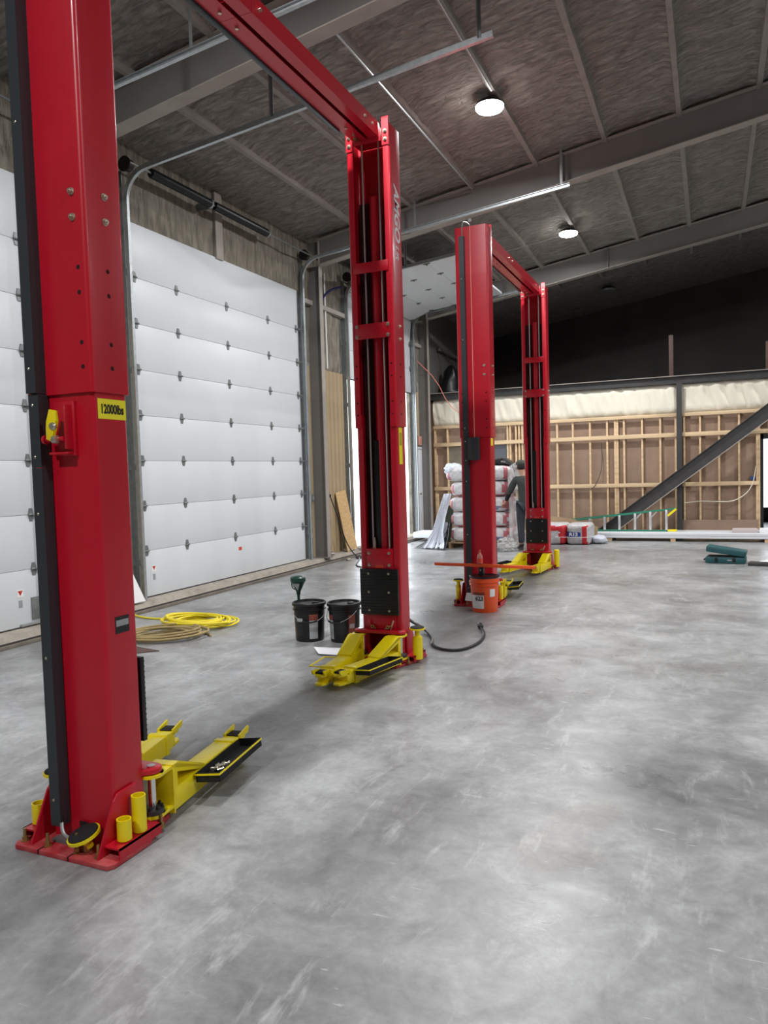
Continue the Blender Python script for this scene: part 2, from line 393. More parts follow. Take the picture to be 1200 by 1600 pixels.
# garage doors
def garage_door(n, y0, y1, z0, closed=True):
    root = thing('door_%d' % n, None, None, (WX, (y0 + y1) / 2, z0)); root['kind'] = 'structure'
    del_keys = [k for k in ('label', 'category') if k in root.keys()]
    H = 0.5275
    seams = []
    cols = {1: [5.27, 4.25, 3.2, 2.2], 2: [6.87, 7.61, 8.66, 9.70, 10.53], 3: [12.38, 13.1, 13.9, 14.7, 15.46]}[n]
    rt = 0.32
    zc = 4.62
    def path(s_):      # distance from the floor end -> (x, z, angle); vertical, curve, then along the roof pitch
        L1 = zc - z0
        if s_ <= L1: return (WX, z0 + s_, PI / 2)
        A = (PI / 2 - 0.105) * rt
        if s_ <= L1 + A:
            t = (s_ - L1) / rt; return (WX + rt - rt * math.cos(t), zc + rt * math.sin(t), PI / 2 - t)
        d = s_ - L1 - A; t = PI / 2 - 0.105
        return (WX + rt - rt * math.cos(t) + d * math.cos(0.105), zc + rt * math.sin(t) + d * math.sin(0.105), 0.105)
    if closed: spans = [(ZB + 0.015 if k == 0 else 0.657 - 0.002 + H * (k - 1), 0.657 - 0.003 + H * k) for k in range(8)]
    for k in range(8 if closed else 7):
        if closed:
            a, b_ = (ZB + 0.01, 0.654) if k == 0 else (0.657 + H * (k - 1), 0.654 + H * k)
            if k == 7: b_ = 4.44
            P0 = (WX, a); P1 = (WX, b_); 
        else:
            s0 = H * k; a_ = path(s0 + 0.002); b2 = path(s0 + H - 0.002); P0 = (a_[0], a_[1]); P1 = (b2[0], b2[1])
        d = Vector((P1[0] - P0[0], 0, P1[1] - P0[1])); L = d.length; d.normalize(); nrm = Vector((d.z, 0, -d.x))   # interior side
        c = Vector(((P0[0] + P1[0]) / 2, (y0 + y1) / 2, (P0[1] + P1[1]) / 2))
        pn = MB(); pn.obox(c - nrm * 0.022, (0, y1 - y0 - 0.04, 0), d * L, nrm * 0.044, 0.004)
        pan = pn.build('panel', WHT, root)
        if k:
            q = Vector((P0[0], 0, P0[1]))
            for hy in cols:
                h = MB(); c0 = Vector((q.x, hy, q.z))
                pts = [(-0.018, -0.062), (0.018, -0.062), (0.03, -0.015), (0.03, 0.015), (0.018, 0.062), (-0.018, 0.062), (-0.03, 0.015), (-0.03, -0.015)]
                A = [h.v(c0 + nrm * 0.001 + Vector((0, a1, 0)) + d * b1) for a1, b1 in pts]; B = [h.v(c0 + nrm * 0.009 + Vector((0, a1 * .9, 0)) + d * b1 * .95) for a1, b1 in pts]
                for i in range(8): h.face([A[i], A[(i + 1) % 8], B[(i + 1) % 8], B[i]])
                h.face(B)
                h.cyl(c0 + nrm * 0.014 + Vector((0, -0.035, 0)), c0 + nrm * 0.014 + Vector((0, 0.035, 0)), 0.010, n=10)
                edge = abs(hy - y0) < 0.15 or abs(hy - y1) < 0.15
                if edge:
                    sg = 1 if abs(hy - y1) < 0.15 else -1
                    h.cyl(c0 + nrm * 0.03 + Vector((0, 0, 0)), c0 + nrm * 0.03 + Vector((0, sg * 0.12, 0)), 0.008, n=8)
                h.build('hinge', GALVD, root)
    if closed:
        q = MB(); q.box(WX - 0.052, WX - 0.045, y0 + 0.02, y1 - 0.02, ZB + 0.01, 4.44); q.build('seam_light_block', WHT, root)  # added backing sheet, blocks daylight leaking through the panel seams
    # small warning sticker
    if n in (1, 2):
        hy = 5.10 if n == 1 else 6.98
        st = MB(); st.box(WX + 0.0005, WX + 0.003, hy - 0.035, hy + 0.035, 0.40, 0.47, 0); s_ = st.build('warning_sticker', WHITE, root)
        st = MB(); st.prism([(hy - 0.028, 0.462), (hy + 0.028, 0.462), (hy, 0.415)], WX + 0.003, WX + 0.0045, 'x'); st.build('red_triangle', REDPL, s_)
        st = MB(); st.box(WX + 0.0005, WX + 0.003, hy - 0.02, hy + 0.02, 0.30, 0.37, 0); st.build('warning_sticker', SEAM, root)
    if n == 2:
        st = MB(); st.box(WX + 0.0005, WX + 0.003, 8.73, 8.80, 0.46, 0.505, 0); st.build('warning_sticker', REDLAB, root)
    if n == 1:
        st = MB(); st.box(WX + 0.002, WX + 0.014, 5.22, 5.32, 0.16, 0.38, 0.003); st.build('bottom_bracket', GALVD, root)
        st = MB(); st.box(WX + 0.002, WX + 0.03, 5.08, 5.36, 0.115, 0.14, 0.003); st.build('bottom_bracket', GALV, root)
    se = MB(); se.box(WX - 0.03, WX + 0.002, y0 + 0.02, y1 - 0.02, z0 - 0.012, z0 + 0.006); se.build('bottom_seal', BLK, root)
    # tracks
    for side, yy in ((-1, y0 + 0.02), (1, y1 - 0.02)):
        ty = yy + side * 0.075
        tr = MB(); R_ = 0.33; tx = WX + 0.065; za = 4.62
        P = [(tx, z) for z in (ZB, 2, 3.5, za)]
        for i in range(1, 13):
            t = (PI / 2 - 0.10) * i / 12; P.append((tx + R_ - R_ * math.cos(t), za + R_ * math.sin(t)))
        ex, ez = P[-1]; slope = 0.105
        length = 3.95 if n != 3 else 2.1
        P.append((ex + length, ez + length * slope))
        # lip profile swept: inner lip tube + web strip
        web = []
        prev = None
        for i, (x, z) in enumerate(P):
            if i == 0: dx, dz = 0, 1
            elif i == len(P) - 1: dx, dz = P[i][0] - P[i - 1][0], P[i][1] - P[i - 1][1]
            else: dx, dz = P[i + 1][0] - P[i - 1][0], P[i + 1][1] - P[i - 1][1]
            l = math.hypot(dx, dz); nx_, nz_ = dz / l, -dx / l
            hw_ = 0.026
            ring = [tr.v((x - nx_ * hw_, ty - side * 0.012, z - nz_ * hw_)), tr.v((x - nx_ * hw_, ty + side * 0.018, z - nz_ * hw_)),
                    tr.v((x + nx_ * hw_, ty + side * 0.018, z + nz_ * hw_)), tr.v((x + nx_ * hw_, ty - side * 0.022, z + nz_ * hw_)),
                    tr.v((x + nx_ * (hw_ - 0.012), ty - side * 0.022, z + nz_ * (hw_ - 0.012))),
                    tr.v((x + nx_ * (hw_ - 0.006), ty + side * 0.012, z + nz_ * (hw_ - 0.006))), tr.v((x - nx_ * (hw_ - 0.006), ty + side * 0.012, z - nz_ * (hw_ - 0.006))), tr.v((x - nx_ * (hw_ - .006), ty - side * 0.012, z - nz_ * (hw_ - .006)))]
            if prev:
                for k in range(8): tr.face([prev[k], prev[(k + 1) % 8], ring[(k + 1) % 8], ring[k]])
            prev = ring
        track = tr.build('track', GALV, root)
        an = MB(); an.box(WX - 0.03, WX - 0.022 + 0.06, ty + side * 0.022, ty + side * 0.03, ZB, 4.95); an.box(WX - 0.04, WX - 0.034, min(ty - side * .02, ty + side * 0.09), max(ty - side * .02, ty + side * 0.09), ZB, 4.95)
        an.build('track_angle', GALVD, root)
        dr = MB(); dy = ty + side * 0.02
        dr.cyl((WX + 0.12, dy - 0.04, 5.0), (WX + 0.12, dy + 0.04, 5.0), 0.07, n=20); dr.cyl((WX + 0.12, dy - 0.05, 5.0), (WX + 0.12, dy - 0.04, 5.0), 0.085, n=20)
        dr.build('cable_drum', BLK, root)
        for zz in (0.5, 1.6, 2.7, 3.8):
            j = MB(); j.box(WX - 0.02, WX + 0.05, ty + side * 0.02 - 0.004, ty + side * 0.02 + 0.004 + 0.0, zz, zz + 0.07); j.box(WX - 0.03, WX - 0.02, min(ty, ty + side * .09), max(ty, ty + side * .09), zz, zz + 0.07); j.build('track_bracket', GALVD, root)
        for fr in (0.42, 0.97):
            hx = ex + length * fr; hz = ez + length * fr * slope
            hg = MB(); top = roofz(hx) - 0.02
            hg.box(hx - 0.016, hx + 0.016, ty + side * 0.018, ty + side * 0.022, hz, top); hg.box(hx - 0.016, hx - 0.012, min(ty + side * .02, ty + side * .05), max(ty + side * .02, ty + side * .05), hz, top)
            hg.build('track_hanger', GALVD, root)
    shf = MB(); shf.cyl((WX + 0.20, y0 - 0.12, 5.0), (WX + 0.20, y1 + 0.12, 5.0), 0.013, n=10); shf.build('torsion_shaft', GALVD, root)
    if n == 2: sp = ((7.0, 8.1), (8.2, 9.45))
    else: sp = ((y0 + 0.3, (y0 + y1) / 2 - 0.1), ((y0 + y1) / 2 + 0.1, y1 - 0.5))
    for a, b_ in sp:
        q = MB(); nseg = int((b_ - a) / 0.03); prof = []
        for i in range(nseg * 2 + 1): prof.append((0.056 if i % 2 else 0.048, (b_ - a) * i / (nseg * 2)))
        q.lathe(prof, (WX + 0.20, a, 5.0 - 0.0), (0, 1, 0), n=16); q.build('torsion_spring', BLK, root)
        q = MB(); q.lathe([(0.035, 0), (0.06, 0.005), (0.06, 0.03), (0.035, 0.05)], (WX + 0.20, b_ - 0.01, 5.0), (0, 1, 0), n=16); q.build('spring_cone', GALV, root)
    br = MB(); my = sp[0][1] + 0.05; br.box(WX - 0.03, WX + 0.21, my - 0.004, my + 0.004, 4.95, 5.05); br.build('spring_bracket', GALVD, root)
    return root
d1 = garage_door(1, 1.45, 5.34, ZB)
d2 = garage_door(2, 6.78, 10.62, ZB)
d3 = garage_door(3, 12.32, 15.52, 3.22, False)

# white man door next to bay 3
md = MB(); md.box(-6.10, -6.055, 15.72, 16.20, 0.12, 1.98, 0.004)
md_o = struct(md, 'door_4', WHT)
k = MB(); k.lathe([(0.012, 0), (0.012, 0.04), (0.028, 0.05), (0.028, 0.07), (0.01, 0.08)], (-6.055, 15.77, 0.98), (1, 0, 0), n=14); k.build('door_handle', CHR, md_o)
for z in (0.35, 1.1, 1.8):
    k = MB(); k.box(-6.055, -6.045, 16.16, 16.195, z, z + 0.1); k.build('hinge', GALV, md_o)
k = MB(); k.box(-6.13, -6.05, 16.205, 16.24, 0.10, 2.04, 0.004); k.box(-6.13, -6.05, 15.68, 15.715, 0.10, 2.04, 0.004); k.box(-6.13, -6.05, 15.68, 16.24, 1.99, 2.04, 0.004); k.build('door_frame', WHT, md_o)

# ------------------------------------------------------------------ steel frames
def frame(y, label_c, label_r):
    zb = lambda x: 4.89 + 0.152 * (x + 5.85)
    # rafter
    root = thing('steel_rafter', label_r, 'roof beam', (-5.85, y, zb(-5.85)), 0, 'sloping steel rafters')
    for lo, hi, nm in ((0.0, 0.012, 'bottom_flange'), (0.40, 0.412, 'top_flange')):
        q = MB(); q.prism([(-5.835, zb(-5.835) + lo), (4.5, zb(4.5) + lo), (4.5, zb(4.5) + hi), (-5.835, zb(-5.835) + hi)], y - 0.085, y + 0.085, 'y'); q.build(nm, STEELP, root)
    q = MB(); q.prism([(-5.835, zb(-5.835) + .012), (4.5, zb(4.5) + .012), (4.5, zb(4.5) + .40), (-6.1, zb(-6.1) + .40)], y - 0.005, y + 0.005, 'y'); q.build('web', STEEL, root)
    for sx_ in (-1.9, 1.6):
        q = MB(); q.box(sx_, sx_ + 0.01, y - 0.08, y + 0.08, zb(sx_) + 0.012, zb(sx_) + 0.40); q.build('stiffener_plate', STEEL, root)
    # other half of the frame, beyond the ridge
    q = MB(); q.prism([(4.5, zb(4.5)), (15, zb(4.5) - .152 * 10.5), (15, zb(4.5) - .152 * 10.5 + .41), (4.5, zb(4.5) + .41)], y - 0.06, y + 0.06, 'y'); q.build('far_half', STEEL, root)
    # column
    c = thing('steel_column', label_c, 'building column', (-5.95, y, 0.10), 0, 'steel columns on the door wall')
    ztop = zb(-5.85) + 0.40
    q = MB(); q.box(-5.852, -5.84, y - 0.055, y + 0.055, 0.11, zb(-5.85) + 0.40); q.build('inner_flange', STEELP, c)
    q = MB(); q.box(-6.11, -6.098, y - 0.085, y + 0.085, 0.11, ztop); q.build('outer_flange', STEELP, c)
    q = MB(); q.box(-6.098, -5.852, y - 0.005, y + 0.005, 0.11, zb(-5.85)); q.build('web', STEEL, c)
    q = MB(); q.box(-6.12, -5.82, y - 0.1, y + 0.1, 0.096, 0.112); q.build('foot_plate', STEEL, c)
    return root
frame(5.97, 'grey steel building column behind the nearest red lift post, between the first two white doors', 'grey steel roof beam nearest the camera, crossing above the first lift')
frame(11.0, 'grey steel building column just past the far edge of the closed white door', 'grey steel roof beam second from the camera, running just past the first bright lamp')
frame(16.05, 'grey steel building column in the far left corner beside the small white door', 'grey steel roof beam farthest from the camera, in front of the dark upper wall')

# ------------------------------------------------------------------ back wall (stud wall, cream foam, steel beam), mezzanine
BY = 16.6; KZ0 = 0.10
bw = MB()
bw.box(-6.2, 0.90, BY + 0.10, BY + 0.14, 0.0, 3.1)
bw.box(0.90, 1.80, BY + 0.10, BY + 0.14, 2.03, 3.1)
bw.box(1.80, 15, BY + 0.10, BY + 0.14, 0.0, 3.1)
wall_back = struct(bw, 'wall_back', KRAFT)
studs = [-5.93, -5.62, -4.9, -4.55, -4.196, -4.137, -4.006, -3.934, -3.861, -3.45, -3.09, -2.75, -2.387, -2.03, -1.869, -1.684, -1.32, -0.963, -0.665, -0.50, -0.20, 0.154, 0.518, 0.86, 1.83, 2.2, 2.6, 3.0]
for x in studs:
    wd = 0.075 if x == 0.86 else 0.038
    q = MB(); q.box(x - wd / 2, x + wd / 2, BY - 0.0, BY + 0.10, 0.04, 2.50, 0.002); q.build('stud', PINE, wall_back)
q = MB(); q.box(-1.86, -1.80, BY + .01, BY + .10, 0.05, 2.5, .002); q.build('stud', PINE, wall_back)
for z0, z1, nm in ((2.045, 2.13, 'girt'), (1.025, 1.105, 'girt'), (2.46, 2.53, 'top_plate'), (0.02, 0.10, 'bottom_plate')):
    for a, b_ in ((-5.95, -0.64), (-0.54, 0.87 if z0 < 2 else 3.1)):
        q = MB(); q.box(a, b_, BY - 0.035, BY + 0.002, z0, z1, 0.003); q.build(nm, PINEH, wall_back)
for a, b_, z0, z1 in ((-5.93, -5.85, 1.15, 1.85), (-5.93, -5.85, 0.25, 0.95)):
    q = MB(); q.box(a, b_, BY - 0.06, BY - 0.035, z0, z1, 0.003); q.build('blocking', PINE, wall_back)
q = MB(); q.box(-0.55, 0.85, BY - 0.02, BY - 0.005, 0.10, 0.33); q.build('sheathing_strip', KRAFT, wall_back)
# cream foam band
f = MB(); V = []; NXf = 300
for i in range(NXf + 1):
    V.append([])
    x = -5.95 + 9.2 * i / NXf
    for j in range(13):
        z = 2.52 + 0.62 * j / 12
        e = min(1, j / 1.5, (12 - j) / 1.5)
        wv = noise.noise(Vector((x * 7 + z * 2.2, z * 1.0, 3))) + 0.5 * noise.noise(Vector((x * 16 + z * 3, z * 2, 3)))
        if abs(x + 0.59) < 0.07: wv = -1
        V[-1].append(f.v((x, BY + 0.06 - 0.07 * e - 0.048 * e * wv, z)))
for i in range(NXf):
    for j in range(12): f.face([V[i][j], V[i + 1][j], V[i + 1][j + 1], V[i][j + 1]])
struct(f, 'spray_foam', CREAM, wall_back, sharp=180)
q = MB(); q.box(-4.55, -4.14, BY + 0.04, BY + 0.09, 0.95, 2.03); q.build('dark_panel', GREYP, wall_back, label='dark grey panel in the stud wall')
q = MB(); q.box(-5.6, -4.9, BY + 0.05, BY + 0.098, 1.1, 2.04); q.build('olive_board', mat('olive_board', (0.20, 0.17, 0.12), 0.8, var=0.2, scale=3), wall_back)
wr = MB(); wr.tube([(-2.4 + 0.25, BY - 0.04, 2.0), (-2.12, BY - 0.045, 1.5), (-2.25, BY - 0.05, 1.1), (-2.4, BY - 0.055, 0.97)], 0.006, smooth=2)
wr.build('wire', BLK, wall_back)
wr = MB(); wr.tube([(-0.5, BY - 0.04, 0.68), (-0.2, BY - 0.045, 0.72), (0.1, BY - 0.04, 0.70), (0.45, BY - 0.04, 0.70), (0.75, BY - 0.04, 0.95), (0.82, BY - 0.045, 1.4)], 0.009, smooth=2); wr.build('wire', CREAM, wall_back)
wr = MB(); wr.box(0.72, 0.80, BY - 0.02, BY + 0.06, 1.13, 1.20, 0.005); wr.build('outlet_box', mat('blue_box', (0.02, 0.06, 0.25), 0.5), wall_back)
# mezzanine front beam, dark upper room
def ibeam(name, label, cat, x0, x1, y, z0, z1, fw=0.10, dark=STEELD, flm=STEELP):
    root = thing(name, label, cat, (x0, y, z0))
    q = MB(); q.box(x0, x1, y - fw / 2, y + fw / 2, z0, z0 + 0.012); q.build('bottom_flange', dark, root)
    q = MB(); q.box(x0, x1, y - fw / 2, y + fw / 2, z1 - 0.014, z1); q.build('top_flange', flm, root)
    q = MB(); q.box(x0, x1, y - 0.006, y + 0.006, z0 + .012, z1 - 0.014); q.build('web', dark, root)
    return root
ibeam('mezzanine_beam', 'dark steel beam across the top of the cream foam band on the back wall', 'beam', -6.05, 9, BY, 3.13, 3.29, 0.16)
q = MB(); q.box(-6.1, 15, BY + 0.09, 22, 3.16, 3.24); struct(q, 'floor_mezzanine', STEELD)
q = MB(); q.box(-6.6, 15, 21.8, 22.0, 3.2, 7.5); struct(q, 'wall_back_upper', DARKW)
q = MB(); q.box(-6.12, -6.07, 16.7, 21.8, 3.25, 5.4); struct(q, 'wall_left_upper', mat('grey_liner', (0.12, 0.112, 0.102), 0.8, var=0.12, scale=1.5))
q = MB()                                                           # room behind the stud wall with a glazed opening
q.box(-6.2, 0.8, 20.6, 20.7, 0, 3.2); q.box(0.8, 2.2, 20.6, 20.7, 2.05, 3.2); q.box(0.8, 2.2, 20.6, 20.7, 0, 0.35); q.box(2.2, 15, 20.6, 20.7, 0, 3.2)
struct(q, 'wall_back_office', GREYP)
# dark door frame in opening
q = MB(); q.box(0.90, 0.955, BY + 0.0, BY + 0.14, 0.02, 2.03); q.box(1.75, 1.80, BY, BY + .14, 0.02, 2.03); q.box(0.9, 1.8, BY, BY + .14, 1.93, 2.03); struct(q, 'trim_2', BLK)
# post and stub post
p = thing('steel_post', 'dark steel post standing in the middle of the stud wall under the beam', 'post', (-0.59, BY - 0.03, 0))
q = MB(); q.box(-0.64, -0.54, BY - 0.11, BY - 0.10, 0.012, 3.13); q.build('front_flange', STEELD, p)
q = MB(); q.box(-0.64, -0.54, BY - 0.05, BY - 0.04, 0.012, 3.13); q.build('rear_flange', STEELD, p)
q = MB(); q.box(-0.594, -0.586, BY - 0.10, BY - 0.05, 0.012, 3.13); q.build('web', STEELD, p)
q = MB(); q.box(-0.68, -0.50, BY - 0.16, BY + 0.0, 0.0, 0.012); q.build('foot_plate', STEELD, p)
q = MB(); q.box(-0.785, -0.70, BY + 0.05, BY + 0.13, 3.29, 4.14, 0.004); q.build('stub_post', mat('brown_primer', (0.085, 0.05, 0.042), 0.7, var=0.1), None, 'short brown steel post rising above the beam against the black upper wall', 'post')
q = MB(); q.box(1.0, 1.09, BY + 0.05, BY + 0.13, 3.29, 3.85, 0.004); q.build('stub_post', mat('brown_timber', (0.10, 0.055, 0.03), 0.7, var=0.1), None, 'short brown post above the beam at the right edge of the photo', 'post')
# diagonal brace beam
p = thing('diagonal_beam', 'dark steel beam slanting from the floor up to the right across the stud wall', 'beam', (-2.2, BY - 0.30, 0.13))
def slab(t0, t1):      # part of the slanting beam between two offsets below its top line, cut level with the floor
    zt = lambda x: 2.61 + 0.765 * (x - 1.018)
    xa = lambda t: (0.03 + t - 2.61) / 0.765 + 1.018
    return [(xa(t0), 0.03), (xa(t1), 0.03), (2.2, zt(2.2) - t1), (2.2, zt(2.2) - t0)]
yb = BY - 0.30
q = MB(); q.prism(slab(0, 0.02), yb - 0.06, yb + 0.06, 'y'); q.build('top_flange', STEELD, p)
q = MB(); q.prism(slab(0.31, 0.33), yb - 0.06, yb + 0.06, 'y'); q.build('bottom_flange', STEELP, p)
q = MB(); q.prism(slab(0.02, 0.31), yb - 0.006, yb + 0.006, 'y'); q.build('web', STEELD, p)
# ------------------------------------------------------------------ lamps
def lamp(x, y, on, label, group='round high bay lamps'):
    z = roofz(x) - 0.06
    root = thing('high_bay_lamp', label, 'ceiling lamp', (x, y, z), 0, group)
    q = MB(); q.lathe([(0.03, 0.02), (0.10, 0.01), (0.15, -0.02), (0.165, -0.045), (0.165, -0.055), (0.155, -0.058)], (x, y, z), n=32); q.build('housing', BLK, root)
    q = MB(); q.lathe([(0.163, -0.0565), (0.163, -0.075), (0.150, -0.095), (0.06, -0.104)], (x, y, z), n=32); q.build('lens', LENS if on else LENSOFF, root)
    q = MB(); q.tube([(x, y, z + 0.02), (x, y, z + 0.07)], 0.012); q.build('hook', GALV, root)
    if on:
        ld = bpy.data.lights.new('lamp_light', 'AREA'); ld.shape = 'DISK'; ld.size = 0.30; ld.energy = LAMP_W; ld.color = (0.97, 0.98, 1.0)
        lo = bpy.data.objects.new('lamp_light', ld); COL.objects.link(lo); lo.location = (0, 0, -0.115); lo.parent = root
    return root
labs = {0: 'lit round ceiling lamp, the larger and nearer of the two glowing lamps', 1: 'lit round ceiling lamp, the smaller glowing one between the two far roof beams'}
for i, (x, y) in enumerate(LAMPS):
    lamp(x, y, True, labs.get(i) or ('unseen lamp added to light the hall, ' + ['over the nearest lift', 'behind the camera on the door side', 'right of the first lift', 'right of the second lift', 'just right of the camera', 'far right above the mezzanine edge', 'far right, level with the first lift', 'far right, level with the second lift'][i - 2]), 'round high bay lamps' if i < 2 else 'unseen lamps added for light')
lamp(-2.245, 19.0, False, 'unlit round ceiling lamp in the dark roof area beyond the last beam')

# ------------------------------------------------------------------ TWO POST LIFTS
XC = -2.375
def rounded(hw, d, lip, rad, th, grow=0.0):
    """C channel outline: back at y=0, open side at y=d; closed polygon with wall thickness"""
    hw += grow; y0 = -grow; y1 = d + grow
    def arc(cx, cy, r_, a0, a1, n=5): return [(cx + r_ * math.cos(a0 + (a1 - a0) * i / n), cy + r_ * math.sin(a0 + (a1 - a0) * i / n)) for i in range(n + 1)]
    def half(hw, y0, y1, r_, lipx):
        return [(lipx, y1)] + arc(hw - r_, y1 - r_, r_, PI / 2, 0) + arc(hw - r_, y0 + r_, r_, 0, -PI / 2)
    R_ = half(hw, y0, y1, rad, hw - lip); outer = R_ + [(-x, y) for x, y in R_[::-1]]
    I_ = half(hw - th, y0 + th, y1 - th, max(rad - th, 0.003), hw - lip); inner = I_ + [(-x, y) for x, y in I_[::-1]]
    return outer + inner[::-1]
def bolt(p, d, root, r_=0.011, name='bolt', mt=ZINC, h=0.012):
    p, d = Vector(p), Vector(d)
    q = MB(root_T); q.cyl(p, p + d * 0.003, r_ * 1.35, n=14); q.cyl(p + d * 0.003, p + d * h, r_, n=6); q.cyl(p + d * h, p + d * (h + 0.006), r_ * 0.5, n=8)
    return q.build(name, mt, root)
def adapter_pad(T, c, ax, root, r_=0.062, stem=0.05):
    c, ax = Vector(c), Vector(ax).normalized()
    q = MB(T); q.lathe([(0.020, -stem), (0.020, -0.012), (r_ * 0.6, -0.008), (r_, 0.0), (r_, 0.012), (r_ - 0.005, 0.012)], c, ax, n=28); a = q.build('adapter_pad', YEL, root)
    q = MB(T); q.lathe([(r_ - 0.006, 0.008), (r_ - 0.007, 0.018), (r_ - 0.014, 0.021)], c, ax, n=28); q.build('rubber_face', RUB, a)
    return a
def sleeve(T, x, y, z, r_, h, root):
    q = MB(T)
    q.lathe([(r_ * 0.35, -0.014), (r_ * 0.35, 0), (r_ * 0.96, 0.002), (r_ * 0.96, h), (r_ * 1.05, h), (r_ * 1.05, h - 0.008)][0:4] + [(r_ * 0.78, h), (r_ * 0.78, 0.02)], (x, y, z), n=24); q.box(x - r_ * 1.12, x - r_ * 0.8, y - r_ * .3, y + r_ * .3, z + h - 0.016, z + h - 0.002, 0.002)
    a = q.build('height_adapter', YEL, root)
    q = MB(T); q.cyl((x, y, z + 0.02), (x, y, z + 0.024), r_ * 0.77, n=20); q.build('tube_inside', OLIVE, a)
    return a
def arm(T, px, py, ang, L, root, tray=0, ext=0.0):
    """swing arm pivoting at (px,py) in lift-column frame, pointing to +y, rotated by ang; tray: +1/-1 side"""
    A = T @ Matrix.Translation((px, py, 0)) @ Matrix.Rotation(ang, 4, 'Z')
    q = MB(A)
    q.lathe([(0.052, 0.230), (0.052, 0.243)], (0, 0, 0), n=24)
    q.box(-0.052, 0.052, 0.0, 0.09, 0.230, 0.243)
    q.lathe([(0.052, 0.055), (0.052, 0.068)], (0, 0, 0), n=24)
    q.box(-0.052, 0.052, 0.0, 0.09, 0.055, 0.068)
    q.box(-0.056, 0.056, 0.080, 0.092, 0.03, 0.245, 0.001)
    for sx in (-0.056, 0.046): q.prism([(0.09, 0.243), (0.115, 0.243), (0.36, 0.137), (0.32, 0.137), (0.115, 0.205), (0.115, 0.137), (0.09, 0.137)], sx, sx + 0.010, 'x')
    q.prism([(0.08, 0.235), (0.08, 0.247), (0.13, 0.247), (0.36, 0.148), (0.36, 0.136)], -0.056, 0.056, 'x')
    q.box(-0.05, 0.05, 0.085, L - 0.16, 0.035, 0.137, 0.004)
    body = q.build('lift_arm', YEL, root)
    q = MB(A); q.box(-0.054, 0.054, L - 0.20, L - 0.16, 0.031, 0.141, 0.003); q.build('end_collar', YEL, body)
    q = MB(A); q.box(-0.042, 0.042, L - 0.16, L - 0.075, 0.042, 0.130, 0.003); q.build('extension', YEL, body)
    q = MB(A)
    for z in (0.045, 0.105):
        q.prism([(-0.042, L - 0.10), (0.042, L - 0.10), (0.042, L - 0.03), (0.025, L), (-0.025, L), (-0.042, L - 0.03)], z, z + 0.016, 'z', 0.002)
    q.build('pad_fork', YEL, body)
    for s in (-1, 1):
        q = MB(A); q.prism([(L - 0.105, 0.121), (L - 0.005, 0.121), (L + 0.01, 0.140), (L + 0.01, 0.155), (L - 0.105, 0.140)], s * 0.042 - 0.005, s * 0.042 + 0.005, 'x'); q.build('pad_ear', YEL, body)
    q = MB(A); q.box(-0.034, 0.034, L - 0.10, L - 0.025, 0.121, 0.136, 0.003); q.build('rubber_pad', RUB, body)
    q = MB(A); q.cyl((0, 0, 0.05), (0, 0, 0.275), 0.017, n=20); q.build('pivot_pin', CHR, body)
    q = MB(A)
    q.lathe([(0.048, 0.069), (0.048, 0.088), (0.030, 0.090)], (0, 0, 0), n=28); q.build('restraint_gear', STEELD, body)
    for k in range(5):
        t = -1.4 + k * 0.9; q = MB(A); q.cyl((0.038 * math.cos(t), 0.038 * math.sin(t), 0.088), (0.038 * math.cos(t), 0.038 * math.sin(t), 0.104), 0.007, n=8); q.build('gear_bolt', BLK, body)
    if tray:
        s = tray; x0, x1 = s * 0.062, s * 0.185; y0, y1 = 0.26, L - 0.14
        TT = A @ Matrix.Translation((s * 0.062, 0, 0.125)) @ Matrix.Rotation(-s * 0.10, 4, 'Y') @ Matrix.Translation((-s * 0.062, 0, -0.125))
        q = MB(TT); t = 0.003; xa, xb = min(x0, x1), max(x0, x1)
        q.box(xa, xb, y0, y1, 0.095, 0.098); q.box(xa, xa + t, y0, y1, 0.095, 0.137); q.box(xb - t, xb, y0, y1, 0.095, 0.137)
        q.box(xa, xb, y0, y0 + t, 0.095, 0.137); q.box(xa, xb, y1 - t, y1, 0.095, 0.137)
        tr = q.build('tool_tray', RUB, body)
        q = MB(TT)
        q.box(xb if s > 0 else xa - 0.004, xb + 0.004 if s > 0 else xa, y0 - 0.004, y1 + 0.004, 0.127, 0.134); q.box(xa - 0.002, xb + 0.002, y0 - 0.005, y0, 0.127, 0.134); q.box(xa, xb, y1, y1 + 0.005, 0.127, 0.134)
        q.build('tray_rim', YEL, tr)
        return A, TT
    return A, None
root_T = Matrix.Identity(4)
def bracket_wire(): pass
